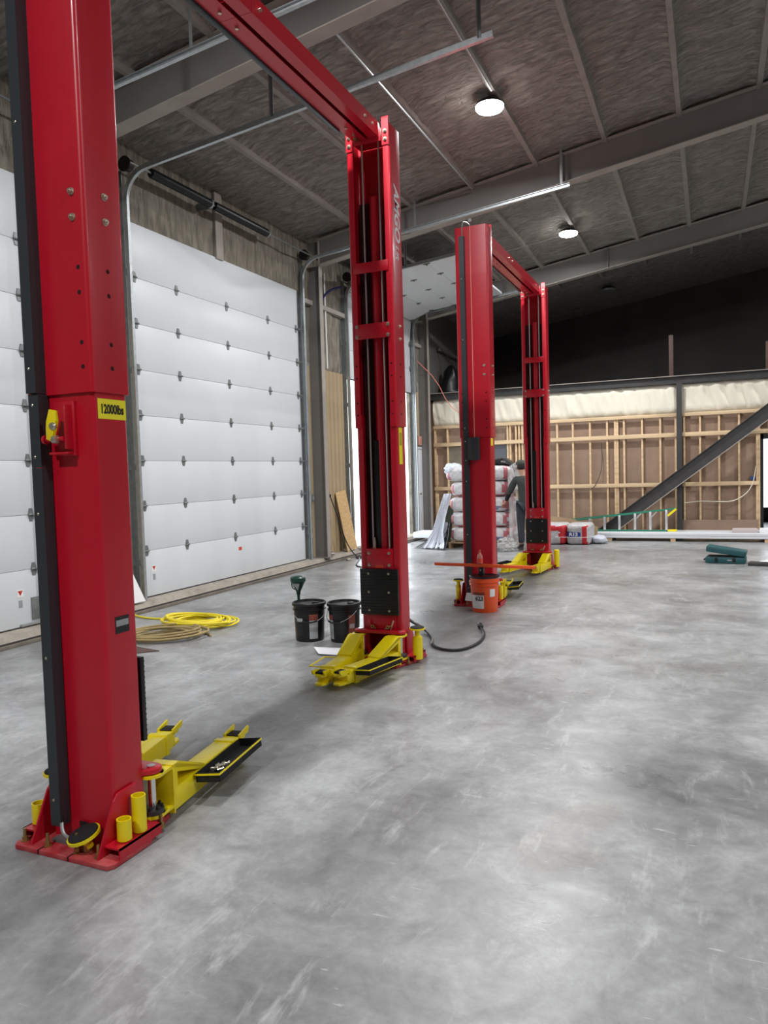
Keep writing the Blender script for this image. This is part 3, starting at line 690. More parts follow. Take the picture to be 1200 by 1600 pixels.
def column(T, root, role, d=0.19, hw=0.1725):
    """role: 'power' or 'plain' ; builds everything of one post in frame T (back y=0, inside +y)"""
    global root_T
    root_T = T
    q = MB(T); q.prism(rounded(hw, d, 0.052, 0.018, 0.010, -0.004), 0.02, 1.95, 'z'); q.build('lower_post', RED, root, sharp=50)
    q = MB(T); q.prism(rounded(hw, d, 0.055, 0.020, 0.010, 0.008), 1.845, 4.11, 'z'); q.build('upper_post', RED, root, sharp=50)
    # crossbars on the open face
    for z0, z1, bl in ((3.025, 3.105, 0), (2.525, 2.640, 1)):
        q = MB(T); q.box(-0.145, 0.145, d + 0.009, d + 0.017, z0, z1, 0.002); cbx = q.build('crossbar', RED, root)
        if bl:
            for x in (-0.13, 0.13):
                for z in (z0 + 0.018, z1 - 0.018): bolt((x, d + 0.017, z), (0, 1, 0), cbx)
    # bolts through back and sides, bolt holes below
    for z in (2.615, 2.518):
        for s in (-1, 1):
            bolt((s * 0.12, -0.008, z), (0, -1, 0), root); bolt((s * (hw + 0.008), 0.097, z), (s, 0, 0), root)
    for z in (2.326, 2.230, 2.038, 1.944):
        for s in (-1, 1):
            for p0, p1, rr in (((s * 0.135, -0.0075, z), (s * 0.135, -0.0088, z), 0.009), ((s * (hw + 0.0075), 0.10, z), (s * (hw + 0.0088), 0.10, z), 0.009), ((s * (hw - .025), d + 0.0075, z), (s * (hw - .025), d + 0.0088, z), 0.007)):
                q = MB(T); q.cyl(p0, p1, rr, n=14); q.build('bolt_hole', HOLE, root)
    # cables and cylinder inside
    for x in (-0.068, 0.072):
        q = MB(T); q.cyl((x, d - 0.045, 0.88), (x, d - 0.045, 4.02), 0.0075, n=8); q.build('cable', CABLE, root)
    q = MB(T); q.cyl((-0.005, 0.075, 0.60), (-0.005, 0.075, 3.62), 0.052, n=24); q.build('hydraulic_cylinder', RED, root)
    q = MB(T); q.box(0.005, 0.065, d - 0.095, d - 0.065, 0.90, 1.75, 0.004); q.build('inner_cover', BLK, root)
    q = MB(T); q.cyl((0.062, d - 0.045, 0.895), (0.062, d - 0.045, 0.96), 0.014, n=12); q.cyl((0.062, d - 0.045, 0.96), (0.062, d - 0.045, 0.985), 0.009, n=10); q.build('cable_end', ZINC, root)
    for x in (-1, 1):
        q = MB(T); xa, xb = sorted((x * 0.062, x * 0.150)); q.box(xa, xb, 0.050, 0.056, 0.91, 3.60); q.build('dark_inner_panel', INNER, root)  # thin red-black panels on both sides inside the post
    # carriage
    q = MB(T); q.box(-0.112, 0.112, 0.03, d + 0.004, 0.27, 0.90, 0.003); q.box(-0.105, 0.105, d, d + 0.016, 0.745, 0.90, 0.002); cg = q.build('carriage', RED, root)
    for x in (-0.085, 0.085):
        for z in (0.775, 0.868): bolt((x, d + 0.016, z), (0, 1, 0), cg, 0.009)
    q = MB(T); q.box(-0.035, 0.035, d + 0.016, d + 0.018, 0.752, 0.776); q.build('red_label', REDLAB, cg)
    q = MB(T); q.box(-0.160, 0.160, d + 0.012, d + 0.036, 0.385, 0.745, 0.003)
    for z in [0.40 + 0.023 * i for i in range(15)]: q.box(-0.158, 0.158, d + 0.034, d + 0.039, z, z + 0.006)
    gd = q.build('door_guard', BLK, cg)
    for x in (-0.085, 0.085):
        for z in (0.42, 0.565, 0.71): bolt((x, d + 0.038, z), (0, 1, 0), gd, 0.007)
    q = MB(T); q.box(-0.125, 0.125, d, d + 0.015, 0.27, 0.385, 0.002); q.build('carriage_face', RED, cg)
    pn = 0.17; py = d + 0.036
    def lug(z0, z1):
        pts = []
        for s, a0 in ((1, -0.6), (-1, PI - 0.95 + 0.0)):
            for i in range(9):
                a = (-PI / 3 + i * (PI / 3 + PI / 2) / 8) if s > 0 else (PI / 2 + i * (PI / 3 + PI / 2) / 8)
                pts.append((s * pn + 0.045 * math.cos(a), py + 0.045 * math.sin(a)))
        pts += [(-0.13, d - 0.06), (0.13, d - 0.06)]
        q = MB(T); q.prism(pts, z0, z1, 'z', 0.002); return q
    lug(0.248, 0.268).build('pivot_lug', RED, cg); lug(0.030, 0.052).build('pivot_lug', RED, cg)
    for x in (-0.11, 0.11):
        q = MB(T); q.box(x - 0.006, x + 0.006, d - 0.02, d + 0.02, 0.05, 0.27); q.build('carriage_rib', RED, cg)
    for s in (-1, 1):
        q = MB(T); q.bar((s * 0.085, d + 0.02, 0.27), (s * (0.115 if s < 0 else 0.09), d + 0.03, 0.345), 0.010, 0.010); q.build('release_handle', RED if s > 0 else ZINC, cg)
        q = MB(T)
        pts = []
        for k in range(60):
            a = k * 0.9; pts.append((s * 0.065 + 0.012 * math.cos(a), d + 0.028 + k * 0.0002, 0.290 + 0.012 * math.sin(a)))
        q.tube(pts, 0.003, n=5); q.cyl((s * 0.04, d + 0.028, 0.275), (s * 0.09, d + 0.028, 0.30), 0.006, n=8); q.build('restraint_spring', BRASS, cg)
    # base plate, gussets
    q = MB(T)
    q.prism([(-0.245, -0.125), (0.245, -0.125), (0.262, -0.10), (0.262, 0.10), (0.20, 0.24), (0.175, 0.33), (-0.175, 0.33), (-0.20, 0.24), (-0.262, 0.10), (-0.262, -0.10)], 0.0, 0.020, 'z', 0.003)
    bp_ = q.build('base_plate', REDB, root)
    for x in (-0.115, 0.045):
        q = MB(T); q.box(x - 0.003, x + 0.003, -0.127, -0.085, 0.004, 0.0215); q.build('plate_slot', HOLE, bp_)
    q = MB(T)
    q.prism([(-0.13, -0.045), (-0.11, -0.052), (0.02, -0.052), (0.035, -0.03), (0.035, -0.0), (-0.13, -0.0)], 0.02, 0.026, 'z'); q.build('shim_plate', GALVD, bp_)
    for s in (-1, 1):
        q = MB(T); q.prism([(-0.105, 0.02), (-0.010, 0.215), (0.015, 0.240), (0.12, 0.245), (0.12, 0.02)], s * 0.178 - 0.005, s * 0.178 + 0.005, 'x', 0.001); q.build('gusset', RED, bp_)
        q = MB(T); xa, xb = sorted((s * 0.183, s * 0.262)); q.box(xa, xb, -0.07, 0.17, 0.055, 0.062); q.box(min(s * .255, s * .262), max(s * .255, s * .262), -0.07, 0.17, 0.02, 0.062) ; q.build('adapter_shelf', RED, bp_)
    for x, y in ((-0.232, -0.085), (-0.105, -0.085), (0.055, -0.085), (0.165, -0.085), (-0.225, 0.24 - 0.03), (0.225, 0.21), (-0.215, 0.14 + 0.0), (0.215, 0.14)):
        if abs(x) > 0.2 and 0.0 < y < 0.18: continue
        q = MB(T); q.cyl((x, y, 0.018), (x, y, 0.024), 0.016, n=16); q.cyl((x, y, 0.024), (x, y, 0.040), 0.012, n=6); q.cyl((x, y, 0.040), (x, y, 0.072 if x < 0.03 or x > .1 else 0.10), 0.0065, n=10)
        q.build('anchor_bolt', BRASS, bp_)
def lift(name, label, Y0, xc, group):
    root = thing(name, label, 'vehicle lift', (xc, Y0, 0), 0, group)
    SP = 3.261
    TA = Matrix.Translation((xc, Y0, 0)); TB = Matrix.Translation((xc, Y0 + SP, 0)) @ Matrix.Rotation(PI, 4, 'Z')
    d = 0.19
    column(TA, root, 'power'); column(TB, root, 'plain')
    # overhead beam
    bz = 4.02
    for (ya, yb_) in ((Y0 + 0.0, Y0 + 1.36), (Y0 + 1.363, Y0 + SP - 0.0)):
        q = MB(); xl, xr = xc - 0.115, xc + 0.095
        ya2 = ya + (0.20 if ya == Y0 else 0); yb2 = yb_ - (0.20 if yb_ > Y0 + 2 else 0)
        q.prism([(xl, bz), (xl, bz + 0.11), (xr, bz + 0.11), (xr, bz), (xr - 0.075, bz), (xr - 0.075, bz + 0.006), (xr - 0.006, bz + 0.006), (xr - 0.006, bz + 0.104), (xl + 0.006, bz + 0.104), (xl + 0.006, bz + 0.006), (xl + 0.105, bz + 0.006), (xl + 0.105, bz)], ya2, yb2, 'y')
        q.build('overhead_beam', RED, root)
    q = MB(); q.box(xl - 0.036, xl - 0.002, Y0 + 0.25, Y0 + SP - 0.42, bz - 0.014, bz + 0.035, 0.004); q.build('hose_cover', CHAR, root)
    for yy in (Y0 + 1.28, Y0 + 1.44, Y0 + SP - 0.45, Y0 + SP - 0.32):
        for xx in (xr + 0.0,):
            q = MB(); q.cyl((xx, yy, bz + 0.05), (xx + 0.014, yy, bz + 0.05), 0.011, n=6); q.build('bolt', ZINC, root)
        q = MB(); q.cyl((xl + 0.06, yy, bz), (xl + 0.06, yy, bz - 0.012), 0.011, n=6); q.build('bolt', ZINC, root)
    for T in (TA, TB):
        sgn = 1 if T is TA else -1
        q = MB(T); q.prism([(-0.115, 4.075), (-0.115, 3.985), (0.115, 3.985), (0.115, 4.075), (0.095, 4.13), (-0.095, 4.13)], d + 0.010, d + 0.018, 'y', 0.001)
        q.build('end_bracket', REDO if False else RED, root)
        for x in (-0.150, 0.150):
            q = MB(T); q.prism([(d + 0.008, 3.95), (d + 0.016, 3.95), (d + 0.016, 4.14), (d + 0.008, 4.16)], x - 0.028, x + 0.028, 'x'); q.build('top_ear', RED, root)
        global root_T
        root_T = T
        for x in (-0.150, 0.150):
            for z in (3.99, 4.05): bolt((x, d + 0.018, z), (0, 1, 0), root, 0.012)
        q = MB(T); q.box(-0.14, 0.14, 0.02, 0.17, 4.02, 4.04); q.build('sheave_plate', RED, root)
        q = MB(T); q.lathe([(0.045, -0.012), (0.03, 0), (0.045, 0.012)], (-0.07 * sgn, d + 0.05, 4.045), (1, 0, 0), n=20); q.build('sheave', BRASS, root)
    return root, TA, TB, d
def back_cover(T, root, top):
    x0, x1, p = -0.118, -0.065, -0.052
    for z0, z1 in ((0.09, 1.555), (1.558, 1.848), (1.851, top)):
        q = MB(T); g = 0.009 if z0 > 1.8 else 0.0
        q.prism([(x0, -0.0), (x0, p - g), (x1, p - g), (x1, -0.0), (x1 - .003, 0), (x1 - .003, p + .003 - g), (x0 + .003, p + .003 - g), (x0 + .003, 0)], z0, z1, 'z'); cv = q.build('hose_cover', CHAR, root)
        for z in (2.90, 1.947, 1.804, 1.599, 1.371, 0.785, 0.197, 3.55):
            if z0 < z < z1:
                q = MB(T); q.lathe([(0.006, 0), (0.006, 0.002), (0.003, 0.004)], (x0 + 0.022, p - g, z), (0, -1, 0), n=10); q.build('screw', ZINC, cv)
L1, TA, TB, D_ = lift('two_post_lift', 'nearest red two-post vehicle lift, its big post filling the left side of the photo', 2.235, XC, 'red two-post lifts')
back_cover(TA, L1, 4.0)
# rating sticker and small label on the near post
q = MB(); xs = XC + 0.1725 - 0.0035
q.box(xs, xs + 0.0012, 2.2585, 2.4105, 1.742, 1.822); st = q.build('rating_sticker', YLAB, L1, label='yellow sticker reading 12000lbs')
text_part('rating_text', '12000lbs', 0.050, (xs + 0.0016, 2.334, 1.780), (0, 1, 0), (0, 0, 1), BLK, st, 0.0004, 0.0020, sx=0.70)
q = MB(); q.box(xs, xs + 0.0012, 2.295, 2.372, 0.876, 0.945); st = q.build('name_plate', LABD, L1, label='small black label with a silver strip')
q = MB(); q.box(xs + 0.0012, xs + 0.002, 2.299, 2.368, 0.905, 0.930); s2 = q.build('silver_strip', LABG, st)
# safety latch on the near post
lt = MB(); lx = XC + 0.032
lt.box(lx - 0.065, lx + 0.045, 2.222, 2.241, 1.600, 1.815, 0.003); latch = lt.build('safety_latch', RED, L1)
q = MB(); q.box(lx + 0.030, lx + 0.037, 2.185, 2.225, 1.625, 1.80, 0.002); q.box(lx - 0.06, lx + 0.037, 2.19, 2.225, 1.605, 1.615, 0.002); q.build('latch_frame', RED, latch)
q = MB(); q.prism([(lx - 0.045, 1.665), (lx - 0.015, 1.655), (lx - 0.005, 1.70), (lx + 0.012, 1.735), (lx + 0.008, 1.775), (lx - 0.025, 1.782), (lx - 0.04, 1.735), (lx - 0.045, 1.71)], 2.165, 2.180, 'y', 0.003); q.build('latch_pawl', YEL, latch, label='yellow latch pawl')
q = MB(); q.cyl((lx - 0.075, 2.185, 1.665), (lx + 0.03, 2.185, 1.665), 0.010, n=12); q.lathe([(0.018, -0.006), (0.018, 0.006)], (lx - 0.068, 2.185, 1.665), (1, 0, 0)); q.build('latch_shaft', RED, latch)
q = MB(); q.lathe([(0.006, 0), (0.014, 0.004), (0.017, 0.012), (0.012, 0.020)], (lx - 0.008, 2.178, 1.715), (0, -1, 0), n=16); q.lathe([(0.016, 0), (0.016, 0.022)], (lx - 0.012, 2.172, 1.663), (1, 0, 0), n=16); q.build('latch_roller', ZINC, latch)
# hose out of the cover
q = MB(TA); q.tube([(-0.072, -0.03, 0.26), (-0.072, -0.035, 0.14), (-0.065, -0.045, 0.10)], 0.006, smooth=2); q.build('hose', BLK, L1)
q = MB(TA); q.tube([(-0.066, -0.045, 0.105), (-0.055, -0.055, 0.075), (-0.035, -0.055, 0.055), (-0.005, -0.045, 0.045)], 0.008, smooth=2); q.build('hose_fitting', GALV, L1)
q = MB(TA); q.box(-0.01, 0.035, -0.0055, -0.0035, 0.055, 0.105, 0.0); q.build('hose_hole', HOLE, L1)
adapter_pad(TA, (0.075, -0.065, 0.082), (-0.18, -0.25, 1), L1, 0.066, 0.05)
q = MB(TA); q.cyl((0.080, -0.060, 0.022), (0.080, -0.060, 0.05), 0.020, n=6); q.build('adapter_nut', BRASS, L1)
sleeve(TA, 0.225, 0.083, 0.062, 0.030, 0.150, L1); sleeve(TA, 0.222, 0.000, 0.064, 0.030, 0.085, L1)
sleeve(TA, -0.232, -0.010, 0.064, 0.030, 0.085, L1); sleeve(TA, -0.232, 0.09, 0.062, 0.030, 0.11, L1)
adapter_pad(TA, (-0.232, 0.09, 0.235), (0, 0, 1), L1, 0.055, 0.07)
py = D_ + 0.036
_, TT = arm(TA, 0.170, py, math.radians(9), 0.86, L1, tray=1)
q = MB(TT)
for k in range(16):
    a = random.uniform(0, PI); c = Vector((0.10 + random.uniform(0, 0.05), 0.36 + random.uniform(-0.05, 0.07), 0.110 + random.uniform(0, 0.014))); dv = Vector((math.cos(a), math.sin(a), random.uniform(-.2, .2))) * 0.014
    q.cyl(c - dv, c + dv, 0.005, n=6); q.cyl(c + dv, c + dv * 1.25, 0.009, n=6)
q.build('bolts_in_tray', ZINC, None, 'handful of silver bolts lying in the black tray of the nearest lift arm', 'bolts', kind='stuff')
arm(TA, -0.170, py, math.radians(14), 0.82, L1, tray=0)
# second post
_, TT = arm(TB, 0.170, py, math.radians(5), 0.84, L1, tray=0); TBl = TT
arm(TB, -0.170, py, math.radians(-11), 0.81, L1, tray=-1)
q = MB(TB)   # empty tray frame on the left arm
Aw = TB @ Matrix.Translation((0.170, py, 0)) @ Matrix.Rotation(math.radians(5), 4, 'Z')
q = MB(Aw); q.tube([(0.06, 0.30, 0.11), (0.175, 0.33, 0.112), (0.175, 0.60, 0.112), (0.06, 0.60, 0.112)], 0.005, n=6); q.build('tray_frame', YEL, L1)
for (sx, yy, zz) in ((-0.262, 0.10, 0.0),):
    q = MB(TB); q.lathe([(0.040, 0.03), (0.040, 0.20), (0.03, 0.21)], (-0.262, 0.10, 0.0), n=24); q.build('height_adapter', YEL, L1)
    adapter_pad(TB, (-0.262, 0.10, 0.262), (0, 0, 1), L1, 0.062, 0.055)
q = MB(); xs2 = XC + 0.1725 - 0.0035
q.box(xs2, xs2 + 0.0012, 5.352, 5.418, 1.555, 1.838); st = q.build('warning_sticker', YLAB, L1, label='tall yellow sticker on the second post')
q = MB(); q.box(xs2 + 0.0012, xs2 + 0.002, 5.362, 5.408, 1.70, 1.80); q.build('sticker_print', mat('print_ochre', (0.55, 0.42, 0.02), 0.6), st)
xs3 = XC + 0.1725 + 0.009
text_part('brand_lettering', 'AMGO', 0.135, (xs3, 5.405, 3.47), (0, 0, -1), (0, 1, 0), WLET, L1, 0.0006, 0.004, sx=1.02, shear=0.25)
text_part('brand_lettering', 'Lift', 0.085, (xs3, 5.395, 3.175), (0, 0, -1), (0, 1, 0), WLET, L1, 0.0006, 0.001, sx=1.0, shear=0.25)

L2, TA2, TB2, _ = lift('two_post_lift', 'second red two-post vehicle lift, farther from the camera with the orange bucket at its foot', 7.90, XC + 0.02, 'red two-post lifts')
back_cover(TA2, L2, 4.0)
q = MB(TA2); q.box(-0.065, 0.055, -0.075, -0.0, 1.60, 1.845, 0.004); bxx = q.build('latch_cover', CHAR, L2)
q = MB(TA2); q.cyl((-0.005, -0.012, 1.845), (-0.005, -0.012, 4.11), 0.005, n=8); q.build('release_cable', PINKC, L2)
q = MB(TA2); q.tube([(-0.09, -0.02, 4.0), (-0.09, -0.03, 4.14), (-0.07, 0.0, 4.17), (-0.02, 0.0, 4.14), (-0.005, -0.012, 4.10)], 0.006, n=6, smooth=2); q.lathe([(0.02, -0.006), (0.02, 0.006)], (-0.005, -0.005, 4.17), (0, 1, 0), n=14); q.build('cable_hook', GALVD, L2)
q = MB(TA2); q.box(xs2 - XC, xs2 - XC + 0.0012, 0.02, 0.10, 1.75, 1.83); q.build('rating_sticker', YLAB, L2)
arm(TA2, 0.170, py, math.radians(6), 0.80, L2, tray=1); arm(TA2, -0.170, py, math.radians(8), 0.80, L2, tray=0)
sleeve(TA2, 0.225, 0.083, 0.062, 0.030, 0.150, L2); sleeve(TA2, -0.232, 0.0, 0.062, 0.03, 0.15, L2); adapter_pad(TA2, (-0.232, 0.0, 0.265), (0, 0, 1), L2, 0.058, 0.06)
arm(TB2, 0.170, py, math.radians(-12), 0.80, L2, tray=1); arm(TB2, -0.170, py, math.radians(-4), 0.78, L2, tray=0)
q = MB(TB2); q.lathe([(0.040, 0.03), (0.040, 0.27), (0.03, 0.28)], (-0.262, 0.10, 0.0), n=24); q.build('height_adapter', YEL, L2)

# ------------------------------------------------------------------ PAILS, FUNNEL, BUCKET
def patch(T, c, r0, r1, zb_, zt_, a0, a1, mt, name, parent, out=0.0008, n=14, label=None):
    """label wrapped round a tapering pail; r0,r1 radii at z=0 and z=h handled by caller as radius(z)"""
    q = MB(T); rows = []
    for i in range(n + 1):
        a = a0 + (a1 - a0) * i / n
        rows.append([q.v((c[0] + (r0 + out) * math.cos(a), c[1] + (r0 + out) * math.sin(a), c[2] + zb_)), q.v((c[0] + (r1 + out) * math.cos(a), c[1] + (r1 + out) * math.sin(a), c[2] + zt_)),
                     q.v((c[0] + (r1) * math.cos(a), c[1] + (r1) * math.sin(a), c[2] + zt_)), q.v((c[0] + (r0) * math.cos(a), c[1] + (r0) * math.sin(a), c[2] + zb_))])
    for A, B in zip(rows, rows[1:]):
        for k in range(4): q.face([A[k], A[(k + 1) % 4], B[(k + 1) % 4], B[k]])
    q.face(rows[0]); q.face(rows[-1][::-1])
    return q.build(name, mt, parent, label=label)
def pail(x, y, label, labels, hang):
    root = thing('oil_pail', label, 'pail', (x, y, 0), 0, 'black pails')
    c = (x, y, 0)
    q = MB(); q.lathe([(0.118, 0.004), (0.124, 0.0), (0.128, 0.012), (0.139, 0.275), (0.139, 0.278), (0.150, 0.282), (0.150, 0.292), (0.141, 0.296), (0.141, 0.318), (0.146, 0.320)], c, n=40); q.build('pail_body', BLK, root)
    q = MB(); q.lathe([(0.146, 0.318), (0.155, 0.322), (0.155, 0.342), (0.149, 0.348), (0.138, 0.348), (0.134, 0.330), (0.08, 0.330), (0.075, 0.334), (0.03, 0.334)], c, n=40); q.lathe([(0.03, 0.333), (0.03, 0.35), (0.022, 0.352)], (x + 0.075, y - 0.02, 0), n=16); q.build('pail_lid', BLK, root)
    def rad(z): return 0.128 + (0.139 - 0.128) * (z - 0.012) / 0.263
    for (a0, a1, z0, z1, mt) in labels:
        patch(None, c, rad(z0), rad(z1), z0, z1, math.radians(a0), math.radians(a1), mt, 'printed_label', root)
    # bail handle hanging down the side
    a = math.radians(hang); e0 = Vector((x + 0.150 * math.cos(a + 1.45), y + 0.150 * math.sin(a + 1.45), 0.285)); e1 = Vector((x + 0.150 * math.cos(a - 1.45), y + 0.150 * math.sin(a - 1.45), 0.285))
    pts = []
    for i in range(15):
        t = a + 1.45 - 2.9 * i / 14; s_ = math.sin(PI * i / 14)
        pts.append((x + (0.152 + 0.012 * s_) * math.cos(t), y + (0.152 + 0.012 * s_) * math.sin(t), 0.285 - 0.10 * s_))
    q = MB(); q.tube(pts, 0.0028, n=6); hd = q.build('wire_handle', GALV, root)
    m_ = pts[5:10]; q = MB(); q.tube([Vector(p_) for p_ in m_], 0.008, n=8); q.build('grip', BLK, hd)
    return root
pail(-3.345, 5.87, 'black pail of oil on the floor with a green funnel standing in its lid', [(-148, -132, 0.04, 0.24, LABT), (-118, -84, 0.06, 0.155, LABD), (-116, -88, 0.185, 0.215, LABG), (-62, -28, 0.03, 0.195, LABG), (-62, -28, 0.195, 0.25, LABB)], -120 + 60)
pail(-3.02, 5.93, 'black pail of oil without a funnel, right of its twin and behind the yellow arms', [(-142, -112, 0.03, 0.20, LABG), (-142, -112, 0.20, 0.245, LABB), (-48, -20, 0.05, 0.25, LABB), (-44, -24, 0.13, 0.17, LABG)], -100)
fn = thing('funnel', 'dark green funnel with a handle, standing upright in the left black pail', 'funnel', (-3.445, 5.86, 0.352))
fc = (-3.445, 5.86, 0)
q = MB(); q.lathe([(0.012, 0.353), (0.013, 0.40), (0.019, 0.415), (0.020, 0.435), (0.062, 0.52), (0.070, 0.53), (0.070, 0.56), (0.064, 0.562), (0.064, 0.532), (0.058, 0.522), (0.015, 0.44)], fc, n=28); q.build('cone', GRN, fn)
q = MB(); q.lathe([(0.066, 0.562), (0.050, 0.575), (0.02, 0.58)], (fc[0] - 0.01, fc[1], 0), n=24); q.build('cap', GRN, fn)
q = MB(); q.tube([(fc[0] - 0.062, fc[1] - .01, 0.53), (fc[0] - 0.062, fc[1] - .01, 0.48), (fc[0] - 0.045, fc[1] - .01, 0.46), (fc[0] - 0.028, fc[1] - .01, 0.455)], 0.005, smooth=1); q.build('handle', GRN, fn)
q = MB()
A = [q.v(p_) for p_ in ((fc[0] - 0.030, fc[1] - 0.060, 0.515), (fc[0] + 0.045, fc[1] - 0.052, 0.515), (fc[0] + 0.012, fc[1] - 0.024, 0.450))]; B = [q.v(v_.co + Vector((0, -0.003, 0))) for v_ in A]
q.face(A); q.face(B[::-1]); [q.face([A[i], A[(i + 1) % 3], B[(i + 1) % 3], B[i]]) for i in range(3)]
q.build('clear_window', LABG, fn)
# paper sheet
q = MB(); P_ = [(-3.16, 5.60, 0.002), (-2.80, 5.66, 0.002), (-2.80, 5.40, 0.004), (-2.98, 5.36, 0.012)]
A = [q.v(p_) for p_ in P_]; B = [q.v(Vector(p_) + Vector((0, 0, 0.0015))) for p_ in P_]; q.face(A[::-1]); q.face(B); [q.face([A[i], A[(i + 1) % 4], B[(i + 1) % 4], B[i]]) for i in range(4)]
q.build('paper_sheet', PAPER, None, 'white paper sheet lying on the floor in front of the right black pail', 'paper')
# orange bucket with bar and bottle
BX, BYY = -2.20, 7.60
bk = thing('orange_bucket', 'orange plastic bucket with a torn white paper on its side, beside the second lift', 'bucket', (BX, BYY, 0))
q = MB(); q.lathe([(0.125, 0.004), (0.130, 0.0), (0.133, 0.01), (0.148, 0.275), (0.158, 0.28), (0.158, 0.29), (0.150, 0.293), (0.150, 0.31), (0.160, 0.315), (0.160, 0.325), (0.151, 0.328), (0.151, 0.36)], (BX, BYY, 0), n=44); q.build('bucket_body', ORG, bk)
q = MB(); q.lathe([(0.151, 0.358), (0.158, 0.362), (0.158, 0.376), (0.150, 0.380), (0.13, 0.378), (0.12, 0.372)], (BX, BYY, 0), n=44); q.build('bucket_lid', BLK, bk)
def brad(z): return 0.133 + 0.015 * (z - 0.01) / 0.265
pp = patch(None, (BX, BYY, 0), brad(0.045), brad(0.185), 0.045, 0.185, math.radians(-139), math.radians(-78), PAPER, 'paper_note', bk, out=0.002, label='torn white paper with black number')
aa = math.radians(-93)
for dt, bd, (oa, oz), s_ in ((0, '623', (-97, 0.150), 0.062),):
    a = math.radians(oa); rr = brad(oz) + 0.004
    text_part('paper_number', bd, s_, (BX + rr * math.cos(a), BYY + rr * math.sin(a), oz), (-math.sin(a), math.cos(a), 0), (0, 0, 1), BLK, pp, 0.0003, 0.0015, sx=0.95)
q = MB(); a = math.radians(-152); c_ = Vector((BX + 0.165 * math.cos(a), BYY + 0.165 * math.sin(a), 0.155))
q.obox(c_, (0.085, -0.02, 0.0), (0.0, 0.002, 0), (0.02, 0, 0.085)); q.build('loose_flap', PAPER, bk)
patch(None, (BX, BYY, 0), brad(0.10), brad(0.18), 0.19, 0.215, math.radians(-125), math.radians(-75), LABB, 'old_label', bk, out=0.012)
patch(None, (BX, BYY, 0), brad(0.19), brad(0.25), 0.17, 0.25, math.radians(-52), math.radians(-28), PAPER, 'side_label', bk, out=0.002)
for s_ in (-1, 1):
    q = MB(); q.lathe([(0.018, 0), (0.018, 0.012), (0.008, 0.016)], (BX + s_ * 0.150, BYY, 0.30), (s_, 0, 0), n=14); q.build('handle_boss', PAPER, bk)
br = thing('orange_bar', 'long thin orange-red bar balanced across the top of the orange bucket', 'bar', (BX, BYY - 0.03, 0.38))
q = MB(); p0 = Vector((-2.745, BYY - 0.02, 0.490)); p1 = Vector((-1.645, BYY - 0.04, 0.478)); q.bar(p0, p1, 0.022, 0.032, bev=0.002); q.build('bar_body', ORG2, br)
q = MB(); q.box(BX - 0.045, BX + 0.005, BYY - 0.06, BYY + 0.0, 0.380, 0.466, 0.004); q.build('black_clamp', BLK, br); q = MB(); q.cyl((BX - 0.02, BYY - 0.06, 0.44), (BX - 0.02, BYY - 0.068, 0.44), 0.008, n=10); q.build('bolt', ZINC, br)
bo = thing('spray_bottle', 'small red-tinted bottle standing upright on the bar over the orange bucket', 'bottle', (BX - 0.03, BYY - 0.03, 0.504))
q = MB(); q.lathe([(0.027, 0.506), (0.030, 0.51), (0.030, 0.575), (0.026, 0.595), (0.012, 0.615), (0.011, 0.628)], (BX - 0.035, BYY - 0.03, 0), n=22); q.build('bottle_body', CLEARP, bo)
q = MB(); q.lathe([(0.013, 0.626), (0.013, 0.642), (0.006, 0.652)], (BX - 0.035, BYY - 0.03, 0), n=16); q.build('bottle_cap', REDPL, bo)
q = MB(); q.lathe([(0.0305, 0.515), (0.0305, 0.56)], (BX - 0.035, BYY - 0.03, 0), n=22); q.build('bottle_label', REDLAB, bo)
# ------------------------------------------------------------------ CORDS
def coil(name, label, cat, c, rx, ry, turns, r_, mt, seed, zstep=0.006, tail=None, rot=0.0):
    rnd = random.Random(seed); pts = []
    cx, cy = c; n = turns * 22; ox = oy = 0; 
    ph = [rnd.uniform(0, 6.28) for _ in range(turns + 2)]; am = [rnd.uniform(0.72, 1.08) for _ in range(turns + 2)]
    off = [(rnd.uniform(-.09, .09), rnd.uniform(-.08, .08)) for _ in range(turns + 2)]
    for i in range(n + 1):
        k = i / 22; j = int(k); fr = k - j; fr = fr * fr * (3 - 2 * fr)
        j2 = min(j + 1, turns); a = 2 * PI * k
        m_ = am[j] * (1 - fr) + am[j2] * fr; dx = off[j][0] * (1 - fr) + off[j2][0] * fr; dy = off[j][1] * (1 - fr) + off[j2][1] * fr
        x_ = m_ * rx * math.cos(a) + dx; y_ = m_ * ry * math.sin(a) + dy
        z_ = r_ + zstep * k * 0.8 + 0.012 * (1 + math.sin(a * 1.3 + ph[j % len(ph)])) * min(1, k)
        pts.append((cx + x_ * math.cos(rot) - y_ * math.sin(rot), cy + x_ * math.sin(rot) + y_ * math.cos(rot), z_))
    if tail: pts = list(tail) + pts
    q = MB(); q.tube(pts, r_, n=7, smooth=1)
    return q.build(name, mt, None, label, cat)
coil('extension_cord', 'bright yellow extension cord coiled on the floor near the closed garage door', 'cord', (-4.80, 6.12), 0.35, 0.24, 12, 0.0105, YCORD, 4, tail=[(-5.835, 6.33, 0.07), (-5.80, 6.30, 0.02), (-5.55, 6.22, 0.01), (-5.2, 6.25, 0.01)])
coil('tan_hose', 'tan hose coiled on the floor in front of the yellow extension cord', 'hose', (-4.72, 5.55), 0.38, 0.25, 9, 0.0105, TCORD, 12, rot=0.5)
q = MB(); q.prism([(-5.15, 5.02), (-4.55, 4.93), (-4.40, 5.08), (-5.0, 5.2)], 0.0, 0.008, 'z'); q.build('brown_cloth', mat('brown_cloth', (0.10, 0.06, 0.05), 0.9), None, 'small brown scrap lying beside the tan hose coil', 'scrap')
